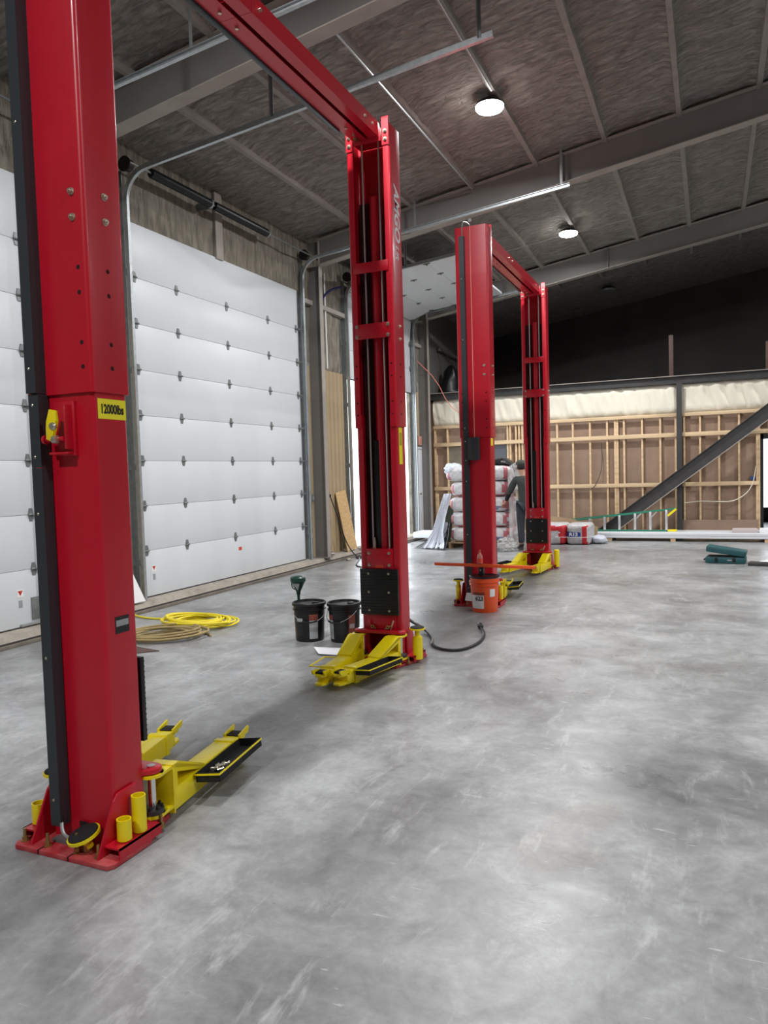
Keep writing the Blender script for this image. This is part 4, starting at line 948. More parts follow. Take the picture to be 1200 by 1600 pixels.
hz = [(-2.36, 5.75, 0.30), (-2.52, 6.1, 0.22), (-2.60, 6.45, 0.10), (-2.45, 6.46, 0.02), (-2.27, 6.18, 0.014), (-2.20, 5.93, 0.014), (-2.05, 5.78, 0.014), (-1.89, 5.80, 0.014), (-1.82, 6.08, 0.014), (-1.87, 6.46, 0.014), (-1.98, 6.66, 0.03)]
pc = thing('power_cable', 'thick black and silver power cable curling on the floor behind the second lift post', 'cable', (-2.2, 6.2, 0))
q = MB(); q.tube(hz, 0.0125, n=9, smooth=3); q.build('cable_body', BCORD, pc)
q = MB(); q.tube([Vector(p_) + Vector((0.006, -0.004, 0.006)) for p_ in hz[:6]], 0.010, n=8, smooth=3); q.build('silver_core', CCORD, pc)
q = MB(); q.lathe([(0.013, 0), (0.026, 0.01), (0.028, 0.05), (0.022, 0.075)], (-1.965, 6.64, 0.03), (-0.35, 0.7, 0.12), n=16); q.build('plug', BLK, pc)
# ------------------------------------------------------------------ BY THE LEFT WALL
wp = MB(); A = [(6.20, 0.12), (6.60, 0.14), (6.40, 0.80), (6.30, 0.95)]
T_ = Matrix.Translation((-5.90, 0, 0.10)) @ Matrix.Rotation(math.radians(-10), 4, 'Y') @ Matrix.Translation((5.90, 0, -0.10))
wp = MB(T_); wp.prism([(6.12, 0.115), (6.60, 0.115), (6.38, 0.72), (6.30, 0.86), (6.12, 0.90)], -5.885, -5.875, 'x'); wp.build('cutoff_sheet', WHITE, None, 'white cut-off sheet leaning beside the closed garage door behind the near lift post', 'panel')
ob = MB(); T_ = Matrix.Translation((-5.93, 0, 0.10)) @ Matrix.Rotation(math.radians(-6), 4, 'Y') @ Matrix.Translation((5.93, 0, -0.10))
ob = MB(Matrix.Translation((-5.90, 11.98, 0.112)) @ Matrix.Rotation(math.radians(-8), 4, 'Y') @ Matrix.Rotation(math.radians(6), 4, 'X')); ob.box(-0.011, 0.0, -0.18, 0.22, 0.0, 1.08)
ob.build('osb_offcut', OSB, None, 'tall strand board offcut leaning on the tan wall left of the open garage door', 'board')
eb = thing('outlet_box', 'small grey outlet box on the tan wall panel beside the strand board', 'outlet', (-6.07, 11.35, 1.1))
q = MB(); q.box(-6.08, -6.01, 11.30, 11.40, 1.08, 1.20, 0.006); q.build('box', GALVD, eb)
q = MB(); q.box(-6.01, -5.98, 11.34, 11.39, 1.09, 1.14, 0.004); q.build('plug', BLK, eb)
q = MB(); q.tube([(-5.99, 11.37, 1.10), (-5.86, 11.42, 0.7), (-5.80, 11.5, 0.35), (-5.70, 11.6, 0.10), (-5.62, 11.7, 0.012), (-5.42, 11.2, 0.012), (-5.25, 10.75, 0.012), (-5.00, 10.5, 0.012), (-4.7, 10.7, 0.012)], 0.010, smooth=3); q.build('cord', BCORD, eb)
eb = thing('switch_box', 'small grey switch box on the tan wall between the closed door and the building column', 'outlet', (-6.07, 10.8, 1.0))
q = MB(); q.box(-6.08, -6.02, 10.79, 10.87, 1.04, 1.16, 0.005); q.build('box', GALVD, eb); q = MB(); q.box(-6.02, -6.015, 10.81, 10.85, 1.07, 1.13); q.build('cover', ALU, eb)
q = MB(); q.tube([(-6.03, 11.48, 4.9), (-6.03, 11.5, 3.3)], 0.014, n=10); q.build('white_pipe', WHITE, None, 'thin white pipe running down the foam just right of the second building column', 'pipe')
q = MB(); q.tube([(-5.98, 11.2, 4.35), (-5.97, 11.5, 4.62), (-5.96, 12.0, 4.78)], 0.02, n=8, smooth=2); q.build('blue_cable', BLUEC, None, 'dark blue cable arcing across the foam over the white pipe', 'cable')
rb = thing('fire_pull_box', 'small pale red box on the tan wall above the white door in the far corner', 'box', (-6.07, 15.75, 2.1))
q = MB(); q.box(-6.08, -6.03, 15.86, 16.0, 2.08, 2.28, 0.004); q.build('box', mat('pale_red', (0.60, 0.32, 0.26), 0.6), rb)
q = MB(); q.box(-6.03, -6.027, 15.88, 15.98, 2.12, 2.24); q.build('cover', mat('pale_red_cover', (0.62, 0.22, 0.17), 0.6), rb)
# rubble on the sill of the open bay
for i, (x, y, z, s_, mt) in enumerate([(-5.98, 11.35, 0.105, 0.05, CONC), (-5.95, 11.9, 0.105, 0.07, CONC), (-5.9, 12.3, 0.105, 0.06, CONC), (-5.72, 11.45, 0.0, 0.045, CONC), (-5.97, 12.1, 0.105, 0.05, GALVD), (-5.66, 11.75, 0, 0.06, STEELD)]):
    q = MB(); rnd = random.Random(i); q.lathe([(s_ * 0.7, 0.0), (s_ * 1.1, s_ * 0.3), (s_ * 0.8, s_ * 0.7), (s_ * 0.3, s_ * 0.9)], (x, y, z), n=7)
    for v_ in q.bm.verts: v_.co.x += rnd.uniform(-.012, .012); v_.co.y += rnd.uniform(-.03, .03)
    q.build('rubble_chunk', mt, None, ['grey rubble chunk on the concrete sill right beside the second building column', 'largest grey rubble chunk on the sill under the leaning strand board', 'grey rubble chunk on the sill inside the open garage bay', 'grey rubble chunk on the floor at the foot of the concrete curb', 'dull metal scrap between the rubble chunks on the sill', 'dark scrap lying on the floor by the cord below the sill'][i], 'rubble', 'rubble by the open bay')
# pink line and dark bundle on the mezzanine
q = MB(); q.tube([(-6.0, 15.75, 3.95), (-5.70, 16.16, 3.55), (-5.50, 16.35, 3.0), (-5.2, 16.4, 2.75), (-5.0, 16.42, 2.68)], 0.008, n=6, smooth=1); q.build('pink_line', PINKC, None, 'pink line strung diagonally from the left wall down to the cream foam band', 'string')
bn = thing('dark_bundle', 'black cloth bundle hanging from a strap on the mezzanine in the far left corner', 'bag', (-5.85, 17.3, 3.25))
q = MB(); prof = [(0.30, 0), (0.27, 0.15), (0.17, 0.4), (0.13, 0.62), (0.05, 0.75)]
q.lathe(prof, (-5.72, 17.3, 3.25), n=14)
for v_ in q.bm.verts: v_.co += Vector((noise.noise(v_.co * 6), noise.noise(v_.co * 6 + Vector((5, 0, 0))), 0)) * 0.13
q.build('bundle', BLK, bn, sharp=180); q = MB(); q.tube([(-5.66, 17.3, 3.98), (-5.85, 17.25, 4.3), (-5.95, 17.25, 4.42)], 0.010, n=8, smooth=1); q.build('strap', BLK, bn)
for y0_, z0_ in ((17.2, 4.42),):
    q = MB(); q.bar((-5.98, y0_, 4.40), (-5.95, 21.5, 4.30), 0.03, 0.05); q.build('wall_rail', STEEL, None, 'thin rail on the upper left wall behind the black bundle', 'rail')
# thin conduit under the roof, parallel with the purlins
q = MB(); q.tube([(-3.20, 6.2, roofz(-3.2) - 0.10), (-3.20, 10.85, roofz(-3.2) - 0.10)], 0.012, n=8)
cdn = q.build('conduit', GALV, None, 'thin bright conduit pipe running under the ceiling beside a purlin behind the first lift beam', 'conduit')
q = MB(); q.tube([(-2.25, 4.4, roofz(-2.25) - 0.09), (-2.25, 8.5, roofz(-2.25) - 0.09)], 0.010, n=8)
q.build('conduit', GALV, None, 'thin bright conduit pipe leading along the ceiling to the nearest lit lamp', 'conduit')
q = MB(); q.tube([(-5.2, 13.6, 5.2), (-2.9, 13.9, 5.60), (-0.4, 14.1, 5.92)], 0.006, n=6); q.build('ceiling_wire', GALV, None, 'thin wire stretched across the ceiling just under the smaller lit lamp', 'wire')

# ------------------------------------------------------------------ FAR END: bags, person, insulation, ladder
def blob(c, hx, hy, hz_, seed, p_=3.2, amp=0.03, nu=26, nv=14, wr=5.0):
    q = MB(); c = Vector(c); rings = []
    for j in range(nv + 1):
        v_ = -PI / 2 + PI * j / nv; ring = []
        for i in range(nu):
            u_ = 2 * PI * i / nu
            d = Vector((math.cos(v_) * math.cos(u_), math.cos(v_) * math.sin(u_), math.sin(v_)))
            k = (abs(d.x) ** p_ + abs(d.y) ** p_ + abs(d.z) ** p_) ** (-1 / p_); d *= k
            n_ = noise.noise(d * wr * 0.5 + Vector((seed * 3.1, 0, 0))) * amp + noise.noise(d * wr + Vector((0, seed * 2.3, 0))) * amp * 0.6
            ring.append(q.v(c + Vector((d.x * (hx + n_), d.y * (hy + n_), d.z * (hz_ + n_ * .4)))))
        rings.append(ring)
    for A, B in zip(rings, rings[1:]):
        for i in range(nu): q.face([A[i], A[(i + 1) % nu], B[(i + 1) % nu], B[i]])
    return q
pal = thing('pallet', 'wooden pallet on the floor under the stacked white bags', 'pallet', (-4.0, 14.0, 0))
for y in (13.5, 13.72, 13.94, 14.16, 14.38):
    q = MB(); q.box(-4.62, -3.40, y, y + 0.11, 0.10, 0.12); q.build('deck_board', PALW, pal)
for x in (-4.60, -4.05, -3.45):
    q = MB(); q.box(x, x + 0.045, 13.5, 14.49, 0.0, 0.10); q.build('runner', PALW, pal)
lv = ['lowest', 'second lowest', 'middle', 'second highest', 'top']
bx = [(-4.33, 0.27), (-3.72, 0.29)]
for cidx, (cxx, hw_) in enumerate(bx):
    for k in range(5):
        for row in range(2):
            if row == 1 and False: continue
            cx_ = cxx + [0.0, 0.01, 0.0, 0.03, -0.03][k] * (1 if cidx == 0 else -0.5); cy_ = 13.74 + row * 0.49
            cz_ = 0.12 + 0.145 + 0.288 * k
            q = blob((cx_, cy_, cz_), hw_ * (1.08 if k == 4 else 1), 0.228, 0.142, k * 2 + cidx + row * 7, 3.6, 0.012)
            o = q.build('wrapped_bag', [WRAP, WRAPF, WRAPG], None, None, 'bag', 'white wrapped bags stacked on the pallet', sharp=60)
            for f_ in o.data.polygons:
                c_ = f_.center
                w_ = c_.x / hw_
                zr = c_.z - 0.146
                if 0.72 < (w_ if cidx else -w_) < 0.92: f_.material_index = 1
                elif k in (0, 2) and abs(zr + 0.06) < 0.03 and cidx: f_.material_index = 2
                elif k in (1, 3) and zr < -0.10: f_.material_index = 1
            side = ('left', 'right')[cidx]; rr_ = ('front', 'rear')[row]
            o['label'] = 'white wrapped bag, %s in the %s %s column on the pallet' % (lv[k], rr_, side)
q = blob((-3.62, 13.95, 1.62), 0.26, 0.30, 0.07, 3, 2.2, 0.05)
for v_ in q.bm.verts: v_.co.z -= 0.9 * max(0, v_.co.x + 3.62) ** 2 * 2.2
q.build('black_sheeting', TARPB, None, 'crumpled black plastic sheet lying on top of the stacked bags', 'plastic sheet', sharp=180)
q = blob((-4.55, 13.75, 1.50), 0.16, 0.2, 0.13, 9, 2.4, 0.05); q.build('white_plastic', TARPW, None, 'loose white plastic bunched at the left end of the top bag', 'plastic sheet', sharp=180)
def sheet(name, rows, mt, label, cat, nx=18, amp=0.03, fold=10.0, th=0.004, seed=0):
    """draped sheet through a list of (left point, right point) rows"""
    q = MB(); G = []
    R_ = []
    for a, b_ in zip(rows, rows[1:]):
        for k in range(5): t = k / 5; R_.append((Vector(a[0]).lerp(Vector(b_[0]), t), Vector(a[1]).lerp(Vector(b_[1]), t)))
    R_.append((Vector(rows[-1][0]), Vector(rows[-1][1])))
    for a, b_ in R_:
        row = []
        for i in range(nx + 1):
            p_ = a.lerp(b_, i / nx); n_ = noise.noise(Vector((i / nx * fold, p_.z * 1.5, seed)))
            row.append(p_ + Vector((0.3 * n_, -n_, 0.2 * n_)) * amp)
        G.append(row)
    F = [[q.v(p_) for p_ in row] for row in G]; K = [[q.v(p_ + Vector((0, th, 0))) for p_ in row] for row in G]
    for r_ in range(len(G) - 1):
        for i in range(nx):
            q.face([F[r_][i], F[r_][i + 1], F[r_ + 1][i + 1], F[r_ + 1][i]]); q.face([K[r_][i], K[r_ + 1][i], K[r_ + 1][i + 1], K[r_][i + 1]])
    n1 = len(G) - 1
    for i in range(nx): q.face([F[0][i], K[0][i], K[0][i + 1], F[0][i + 1]]); q.face([F[n1][i], F[n1][i + 1], K[n1][i + 1], K[n1][i]])
    for r_ in range(n1): q.face([F[r_][0], F[r_ + 1][0], K[r_ + 1][0], K[r_][0]]); q.face([F[r_][nx], K[r_][nx], K[r_ + 1][nx], F[r_ + 1][nx]])
    return q.build(name, mt, None, label, cat, sharp=180)
sheet('white_sheeting', [((-4.66, 13.48, 1.05), (-4.50, 13.46, 1.05)), ((-4.80, 13.44, 0.62), (-4.62, 13.42, 0.60)), ((-4.88, 13.42, 0.35), (-4.66, 13.38, 0.32)), ((-5.02, 13.40, 0.12), (-4.62, 13.32, 0.12)), ((-5.10, 13.36, 0.012), (-4.60, 13.22, 0.012))], TARPW, 'white plastic sheeting falling to the floor at the left side of the bag stack', 'plastic sheet', amp=0.05, seed=4)
sheet('black_sheeting', [((-4.78, 13.60, 0.50), (-4.56, 13.50, 0.50)), ((-4.84, 13.52, 0.25), (-4.55, 13.38, 0.25)), ((-5.25, 13.44, 0.03), (-4.56, 13.28, 0.06)), ((-5.28, 13.40, 0.01), (-4.56, 13.16, 0.01))], TARPB, 'black plastic sheeting spread on the floor under the white sheeting', 'plastic sheet', amp=0.03, seed=8)
q = MB(Matrix.Translation((-4.66, 13.60, 0.0)) @ Matrix.Rotation(math.radians(7), 4, 'Y')); q.box(-0.075, 0.06, -0.03, -0.015, 0.0, 0.82); q.build('dark_green_board', OLVB, None, 'narrow dark green board leaning against the left side of the bag stack', 'board')
sheet('clear_film', [((-3.48, 13.62, 1.50), (-3.30, 13.70, 1.62)), ((-3.42, 13.55, 1.15), (-3.14, 13.70, 1.2)), ((-3.42, 13.55, 0.7), (-3.08, 13.70, 0.7)), ((-3.42, 13.52, 0.03), (-3.05, 13.66, 0.03))], CLEAR, 'translucent plastic film hanging down beside the bag stack behind the person', 'plastic film', amp=0.05, seed=2)
q = blob((-3.40, 13.20, 0.12), 0.16, 0.14, 0.13, 12, 2.0, 0.09, wr=7); q.build('clear_film_heap', CLEAR, None, 'crumpled heap of clear plastic film on the floor at the feet of the person', 'plastic film', sharp=40)
# ---- person
def skinned(name, joints, edges, root_j, mt, parent, sub=2, extra=None):
    me = bpy.data.meshes.new(name); names = list(joints)
    me.from_pydata([joints[n_][0] for n_ in names], [(names.index(a), names.index(b_)) for a, b_ in edges], [])
    o = bpy.data.objects.new(name, me); COL.objects.link(o)
    sk = o.modifiers.new('skin', 'SKIN'); sk.use_smooth_shade = True; sk.branch_smoothing = 0.6
    for i, n_ in enumerate(names):
        rr = joints[n_][1]; rr = (rr, rr) if not isinstance(rr, tuple) else rr
        me.skin_vertices[0].data[i].radius = rr; me.skin_vertices[0].data[i].use_root = (n_ == root_j)
    sb = o.modifiers.new('sub', 'SUBSURF'); sb.levels = sub; sb.render_levels = sub
    bpy.context.view_layer.update()
    em = bpy.data.meshes.new_from_object(o.evaluated_get(bpy.context.evaluated_depsgraph_get()))
    bpy.data.objects.remove(o)
    bm = bmesh.new(); bm.from_mesh(em)
    if extra: extra(bm)
    bm.transform(ROOT[parent].inverted()); bm.to_mesh(em); bm.free()
    for p_ in em.polygons: p_.use_smooth = True
    em.materials.clear(); em.materials.append(mt); em.name = name
    q = bpy.data.objects.new(name, em); COL.objects.link(q); q.parent = parent
    return q
def ellip(bm, c, rx, ry, rz, M=None, nu=16, nv=10):
    mm = Matrix.Translation(c) @ (M or Matrix.Identity(4)) @ Matrix.Diagonal((rx, ry, rz, 1))
    bmesh.ops.create_uvsphere(bm, u_segments=nu, v_segments=nv, radius=1, matrix=mm)
pr_ = thing('person', 'person seen from behind in a cap, dark shirt and jeans, reaching toward the stacked bags', 'person', (-3.08, 13.36, 0))
HD = Vector((-3.165, 13.46, 1.52)); Fd = Vector((-0.62, 0.78, 0)).normalized(); Rt = Vector((Fd.y, -Fd.x, 0))
HM = Matrix((( Rt.x, Fd.x, 0, 0), (Rt.y, Fd.y, 0, 0), (0, 0, 1, 0), (0, 0, 0, 1)))
LH = Vector((-3.49, 13.50, 0.84)); RH = Vector((-3.10, 13.86, 1.00))
J = {'pelvis': ((-3.07, 13.40, 0.88), (0.13, 0.10)), 'waist': ((-3.07, 13.40, 1.02), (0.125, 0.095)), 'chest': ((-3.08, 13.41, 1.22), (0.15, 0.11)), 'neckb': ((-3.11, 13.43, 1.35), 0.065), 'neck': ((-3.13, 13.44, 1.41), 0.052),
     'head0': (tuple(HD + Vector((0, 0, -0.045))), (0.070, 0.080)), 'head1': (tuple(HD + Vector((0, 0, 0.055))), (0.078, 0.092)),
     'ls': ((-3.24, 13.36, 1.31), 0.058), 'le': ((-3.37, 13.40, 1.06), 0.043), 'lw': (tuple(LH + Vector((0.03, -0.03, 0.05))), 0.028), 'lp': (tuple(LH), (0.036, 0.018)),
     'rs': ((-2.92, 13.46, 1.31), 0.058), 're': ((-2.90, 13.66, 1.10), 0.043), 'rw': (tuple(RH + Vector((0.05, -0.05, 0.0))), 0.028), 'rp': (tuple(RH), (0.036, 0.018)),
     'lh': ((-3.16, 13.37, 0.82), 0.088), 'lk': ((-3.17, 13.40, 0.46), 0.058), 'la': ((-3.15, 13.35, 0.09), 0.038), 'lt': ((-3.23, 13.46, 0.035), 0.034),
     'rh': ((-2.98, 13.43, 0.82), 0.088), 'rk': ((-2.97, 13.48, 0.46), 0.058), 'ra': ((-2.96, 13.42, 0.09), 0.038), 'rt': ((-3.04, 13.53, 0.035), 0.034)}
FT = {k_: J.pop(k_) for k_ in ('lt', 'rt')}
E_ = [('pelvis', 'waist'), ('waist', 'chest'), ('chest', 'neckb'), ('neckb', 'neck'), ('neck', 'head0'), ('head0', 'head1'), ('chest', 'ls'), ('ls', 'le'), ('le', 'lw'), ('lw', 'lp'), ('chest', 'rs'), ('rs', 're'), ('re', 'rw'), ('rw', 'rp'),
      ('pelvis', 'lh'), ('lh', 'lk'), ('lk', 'la'), ('pelvis', 'rh'), ('rh', 'rk'), ('rk', 'ra')]
for tg, H_, dirh in (('l', LH, Vector((-0.6, 0.45, -0.55)).normalized()), ('r', RH, Vector((-0.75, 0.6, -0.1)).normalized())):
    sd = dirh.cross(Vector((0, 0, 1))).normalized()
    for k, (off, ln) in enumerate(((-0.030, 0.065), (-0.010, 0.078), (0.010, 0.073), (0.030, 0.058))):
        b0 = H_ + dirh * 0.03 + sd * off; b1 = b0 + dirh * ln * 0.5; b2 = b1 + (dirh + Vector((0, 0, -0.5))).normalized() * ln * 0.5
        J['%sf%da' % (tg, k)] = (tuple(b0), 0.010); J['%sf%db' % (tg, k)] = (tuple(b1), 0.009); J['%sf%dc' % (tg, k)] = (tuple(b2), 0.008)
        E_ += [(tg + 'p', '%sf%da' % (tg, k)), ('%sf%da' % (tg, k), '%sf%db' % (tg, k)), ('%sf%db' % (tg, k), '%sf%dc' % (tg, k))]
    t0 = H_ - sd * 0.035 - dirh * 0.01; t1 = t0 - sd * 0.018 + dirh * 0.035; J[tg + 't0'] = (tuple(t0), 0.011); J[tg + 't1'] = (tuple(t1), 0.009)
    E_ += [(tg + 'p', tg + 't0'), (tg + 't0', tg + 't1')]
def face_bits(bm):
    f0 = HD + Fd * 0.088
    ellip(bm, f0 + Vector((0, 0, -0.005)), 0.012, 0.018, 0.024, HM)
    for s in (-1, 1):
        ellip(bm, HD + Rt * 0.080 * s, 0.010, 0.020, 0.030, HM); ellip(bm, HD + Fd * 0.080 + Rt * 0.030 * s + Vector((0, 0, 0.02)), 0.010, 0.006, 0.008, HM)
    ellip(bm, HD + Fd * 0.078 + Vector((0, 0, -0.055)), 0.024, 0.008, 0.008, HM)
skinned('body', J, E_, 'pelvis', SKIN, pr_, 2, face_bits)
def grow(keys, g, rep=None):
    o = {}
    for k_ in keys:
        p_, rr = (rep or {}).get(k_, J[k_]) ; rr = rr if isinstance(rr, tuple) else (rr, rr); o[k_] = (p_, (rr[0] + g, rr[1] + g))
    return o
def mid(a, b_, t): return tuple(Vector(J[a][0]).lerp(Vector(J[b_][0]), t))
sj = grow(['waist', 'chest', 'neckb', 'ls', 'le', 'rs', 're', 'pelvis'], 0.018); sj['hem'] = ((-3.07, 13.40, 0.86), (0.150, 0.120)); sj['lc'] = (mid('le', 'lw', .05), 0.058); sj['rc'] = (mid('re', 'rw', .05), 0.058)
skinned('shirt', sj, [('hem', 'pelvis'), ('pelvis', 'waist'), ('waist', 'chest'), ('chest', 'neckb'), ('chest', 'ls'), ('ls', 'le'), ('chest', 'rs'), ('rs', 're'), ('le', 'lc'), ('re', 'rc')], 'chest', SHIRT, pr_)
for a, b_ in (('le', 'lw'), ('re', 'rw')):
    skinned('sleeve', {'a': (mid(a, b_, 0.0), 0.050), 'b': (mid(a, b_, 0.5), 0.044), 'c': (mid(a, b_, 0.93), 0.036)}, [('a', 'b'), ('b', 'c')], 'a', SLEEVE, pr_)
tj = grow(['pelvis', 'lh', 'lk', 'rh', 'rk'], 0.014); tj['la'] = (mid('lk', 'la', .93), 0.060); tj['ra'] = (mid('rk', 'ra', .93), 0.060)
skinned('trousers', tj, [('pelvis', 'lh'), ('lh', 'lk'), ('lk', 'la'), ('pelvis', 'rh'), ('rh', 'rk'), ('rk', 'ra')], 'pelvis', JEANS, pr_)
for s in ('l', 'r'):
    a, t = Vector(J[s + 'a'][0]), Vector(FT[s + 't'][0])
    skinned('boot', {'top': (tuple(a + Vector((0, 0, 0.05))), 0.050), 'heel': (tuple(a + Vector((0.01, -0.01, -0.04))), (0.046, 0.046)), 'toe': (tuple(t + Vector((-0.01, 0.012, 0.012))), (0.046, 0.040))}, [('top', 'heel'), ('heel', 'toe')], 'heel', BOOT, pr_)
bm_ = bmesh.new(); ellip(bm_, HD + Vector((0, 0, 0.055)) - Fd * 0.004, 0.094, 0.108, 0.078, HM, 24, 14)
bmesh.ops.delete(bm_, geom=[v_ for v_ in bm_.verts if v_.co.z < HD.z + 0.03], context='VERTS')
c_ = HD + Fd * 0.125 + Vector((0, 0, 0.045)); ellip(bm_, c_, 0.072, 0.075, 0.007, HM, 20, 8)
q = MB(); q.bm.free(); q.bm = bm_; q.build('cap', CAPM, pr_, sharp=60)
bm_ = bmesh.new(); ellip(bm_, HD - Fd * 0.012 + Vector((0, 0, 0.01)), 0.086, 0.094, 0.085, HM, 20, 12)
bmesh.ops.delete(bm_, geom=[v_ for v_ in bm_.verts if (v_.co - HD).dot(Fd) > 0.03], context='VERTS')
q = MB(); q.bm.free(); q.bm = bm_; q.build('hair', HAIR, pr_, sharp=60)
# ---- insulation packs
def pack(x0, x1, y0, z1, label, text, bands):
    root = thing('insulation_pack', label, 'insulation pack', ((x0 + x1) / 2, y0 + 0.35, 0), 0, 'insulation packs on the floor')
    q = blob(((x0 + x1) / 2, y0 + 0.35, z1 / 2), (x1 - x0) / 2, 0.34, z1 / 2, x0, 7.0, 0.006, 60, 30)
    o = q.build('wrapped_pack', [WRAP, WRAPR, WRAPB], root, sharp=180)
    for f_ in o.data.polygons:
        c_ = f_.center + Vector(((x0 + x1) / 2, y0 + .35, 0))
        for (a, b_, za, zb_, mi) in bands:
            if a <= c_.x <= b_ and za <= c_.z <= zb_: f_.material_index = mi
    return root
p1 = pack(-3.05, -2.56, 14.45, 0.40, 'white and red insulation pack lying on the floor just right of the farthest lift post', None, [(-3.1, -2.5, 0.26, 0.36, 1), (-2.68, -2.5, 0, 0.36, 1)])
p2 = pack(-2.555, -2.10, 14.45, 0.40, 'white insulation pack with a blue R13 panel and red end, beside the green ladder', None, [(-2.54, -2.27, 0.15, 0.25, 2), (-2.26, -2.15, 0.0, 0.36, 1)])
text_part('rating_text', 'R13', 0.085, (-2.41, 14.450 - 0.006, 0.20), (1, 0, 0), (0, 0, 1), WHITE, p2, 0.002, 0.004, sx=1.2)
q = MB(); q.tube([(-2.75, 14.43, 0.15), (-2.13, 14.43, 0.15), (-2.05, 14.6, 0.15)], 0.005, n=6); q.build('strap', WHITE, p2)
q = blob((-1.98, 14.80, 0.08), 0.14, 0.18, 0.085, 5, 2.2, 0.04); q.build('white_plastic', TARPW, None, 'crumpled white plastic at the right end of the insulation packs', 'plastic sheet', sharp=180)
q = MB(Matrix.Translation((-2.6, 15.12, 0.0)) @ Matrix.Rotation(math.radians(-14), 4, 'X')); q.prism([(-0.75, 0.0), (0.52, 0.0), (0.55, 0.30), (0.0, 0.47), (-0.75, 0.56)], -0.004, 0.004, 'y'); q.build('cardboard_sheet', CARD, None, 'brown cardboard sheet standing behind the insulation packs', 'cardboard')
# ---- white panel stack, ladder
wpn = thing('white_panel_stack', 'long white panels lying on spacers along the foot of the stud wall', 'panel', (0.5, 15.6, 0))
q = MB(); q.box(-2.25, 4.6, 15.30, 16.10, 0.062, 0.10, 0.003); q.build('panel', WHT, wpn)
q = MB(); q.box(-2.25, 4.6, 15.31, 16.08, 0.104, 0.16, 0.003); q.build('panel', WHT, wpn)
for x in (-1.9, -0.72, 0.9, 2.4, 4.0):
    q = MB(); q.box(x, x + 0.09, 15.32, 16.05, 0.0, 0.062); q.build('spacer', PINE, wpn)
wl2 = thing('white_panel_stack', 'short white panel on spacers on the floor in front of the small white door', 'panel', (-5.2, 15.0, 0))
q = MB(); q.box(-5.80, -4.0, 14.72, 15.30, 0.08, 0.20, 0.004); q.build('panel', WHT, wl2)
for x in (-5.4, -4.7):
    q = MB(); q.box(x, x + 0.09, 14.74, 15.28, 0.0, 0.08); q.build('spacer', PINE, wl2)
ld = thing('stepladder', 'green fibreglass stepladder lying on its side on the white panels', 'ladder', (-1.6, 15.72, 0.16))
ly = 15.72
q = MB(); q.bar((-2.66, ly, 0.375), (-0.66, ly, 0.605), 0.06, 0.028, bev=0.003); q.build('side_rail', GRNF, ld)
q = MB(); q.bar((-2.66, ly, 0.178), (-0.70, ly, 0.178), 0.06, 0.028, bev=0.003); q.build('side_rail', GRNF, ld)
for i, x in enumerate((-2.28, -1.99, -1.70, -1.40, -1.11, -0.81)):
    zt_ = 0.375 + (x + 2.66) / 2 * 0.23
    q = MB(); q.box(x - 0.022, x + 0.022, ly - 0.045, ly + 0.03, 0.19, zt_, 0.004); q.build('step', ALU, ld)
    if i in (3, 4):
        q = MB(); q.bar((x + 0.02, ly - 0.03, zt_ - 0.11), (x + 0.12, ly - 0.03, zt_), 0.004, 0.02); q.build('step_brace', ALU, ld)
q = MB(); q.bar((-0.79, ly, 0.47), (-0.63, ly, 0.605), 0.07, 0.04); q.build('yellow_cap', YEL, ld); q = MB(); q.box(-0.79, -0.62, ly - .04, ly + .04, 0.162, 0.20, 0.006); q.build('yellow_cap', YEL, ld)
q = MB(); q.bar((-2.70, ly + 0.05, 0.40), (-0.62, ly + 0.05, 0.62), 0.03, 0.016); q.build('rear_rail', GRNF, ld)
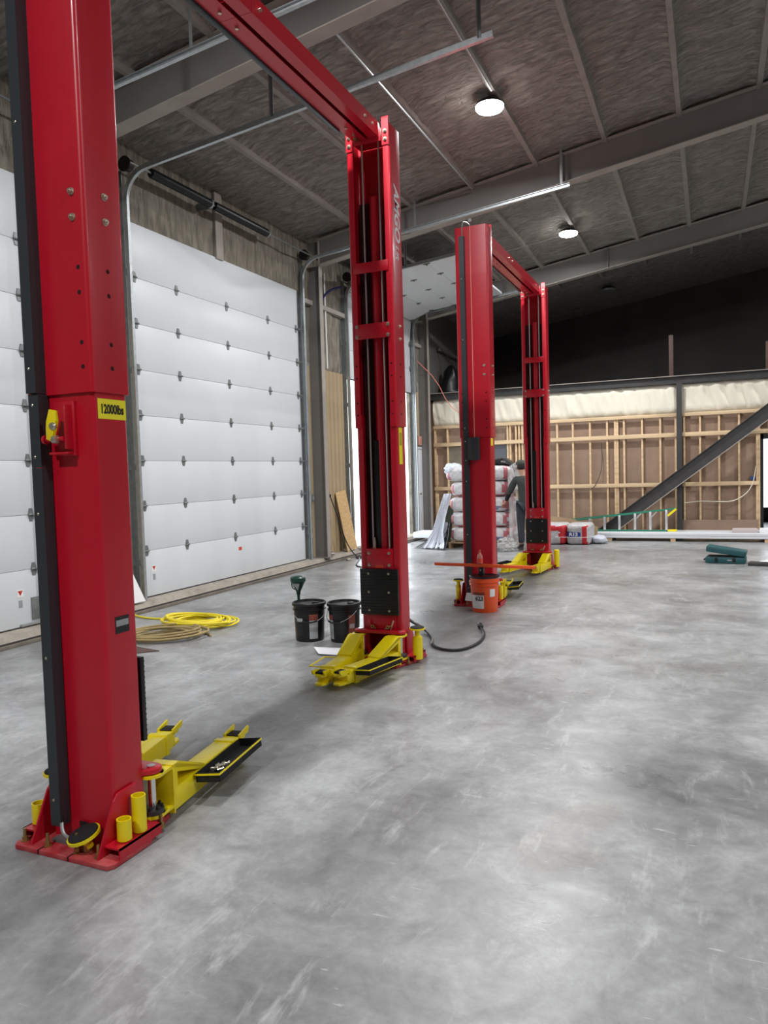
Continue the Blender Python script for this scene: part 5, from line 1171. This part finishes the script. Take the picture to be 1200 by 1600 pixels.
# boards on the panels at right
for i, (x0, x1, y, z, mt, lb) in enumerate([(0.36, 0.80, 15.45, 0.16, mat('pinkish_board', (0.50, 0.43, 0.42), 0.7), 'pale pinkish board offcut lying on the white panels left of the dark doorway'), (0.82, 1.25, 15.50, 0.16, PAPER, 'white crumpled board offcut on the panels in front of the dark doorway')]):
    q = MB(); q.prism([(x0, y), (x1, y + 0.02), (x1 - 0.02, y + 0.3), (x0 + 0.03, y + 0.28)], z, z + 0.075, 'z', 0.004); q.build('board_offcut', mt, None, lb, 'board', 'offcuts on the white panels')
# ---- teal tool case
tc_ = thing('tool_case', 'teal plastic tool case lying half open on the floor at the right', 'tool case', (0.2, 12.2, 0), math.radians(-6))
T_ = ROOT[tc_]
q = MB(T_); q.box(-0.27, 0.27, -0.16, 0.16, 0.0, 0.095, 0.014); q.build('case_base', TEAL, tc_)
q = MB(T_); q.box(-0.245, 0.245, -0.135, 0.135, 0.0955, 0.099); q.build('case_inside', RUB, tc_)
q = MB(T_ @ Matrix.Translation((0.27, 0, 0.10)) @ Matrix.Rotation(math.radians(8), 4, 'Y') @ Matrix.Translation((-0.27, 0, 0))); q.box(-0.27, 0.27, -0.16, 0.16, 0.0, 0.085, 0.014); lid_ = q.build('case_lid', TEAL, tc_)
for x in (-0.12, 0.12):
    q = MB(T_); q.box(x - 0.02, x + 0.02, -0.172, -0.158, 0.03, 0.09, 0.003); q.build('latch', BLK, tc_)
q = MB(T_); q.tube([(-0.272, -0.07, 0.05), (-0.30, -0.06, 0.04), (-0.30, 0.06, 0.04), (-0.272, 0.07, 0.05)], 0.012, smooth=1); q.build('carry_handle', BLK, tc_)
q = MB(T_); q.box(0.03, 0.09, -0.163, -0.158, 0.045, 0.060); q.build('case_badge', LABG, tc_)
q = MB(Matrix.Translation((0.75, 12.0, 0.0)) @ Matrix.Rotation(math.radians(-10), 4, 'Z')); q.box(-0.24, 0.45, -0.20, 0.04, 0.0, 0.045, 0.006); q.build('dark_plank', STEELD, None, 'dark flat slab lying on the floor right of the teal tool case', 'plank')
q = blob((0.80, 11.90, 0.062), 0.16, 0.06, 0.018, 4, 2.0, 0.03); q.build('crumpled_rag', PAPER, None, 'small crumpled white rag lying on the dark slab', 'rag', sharp=180)
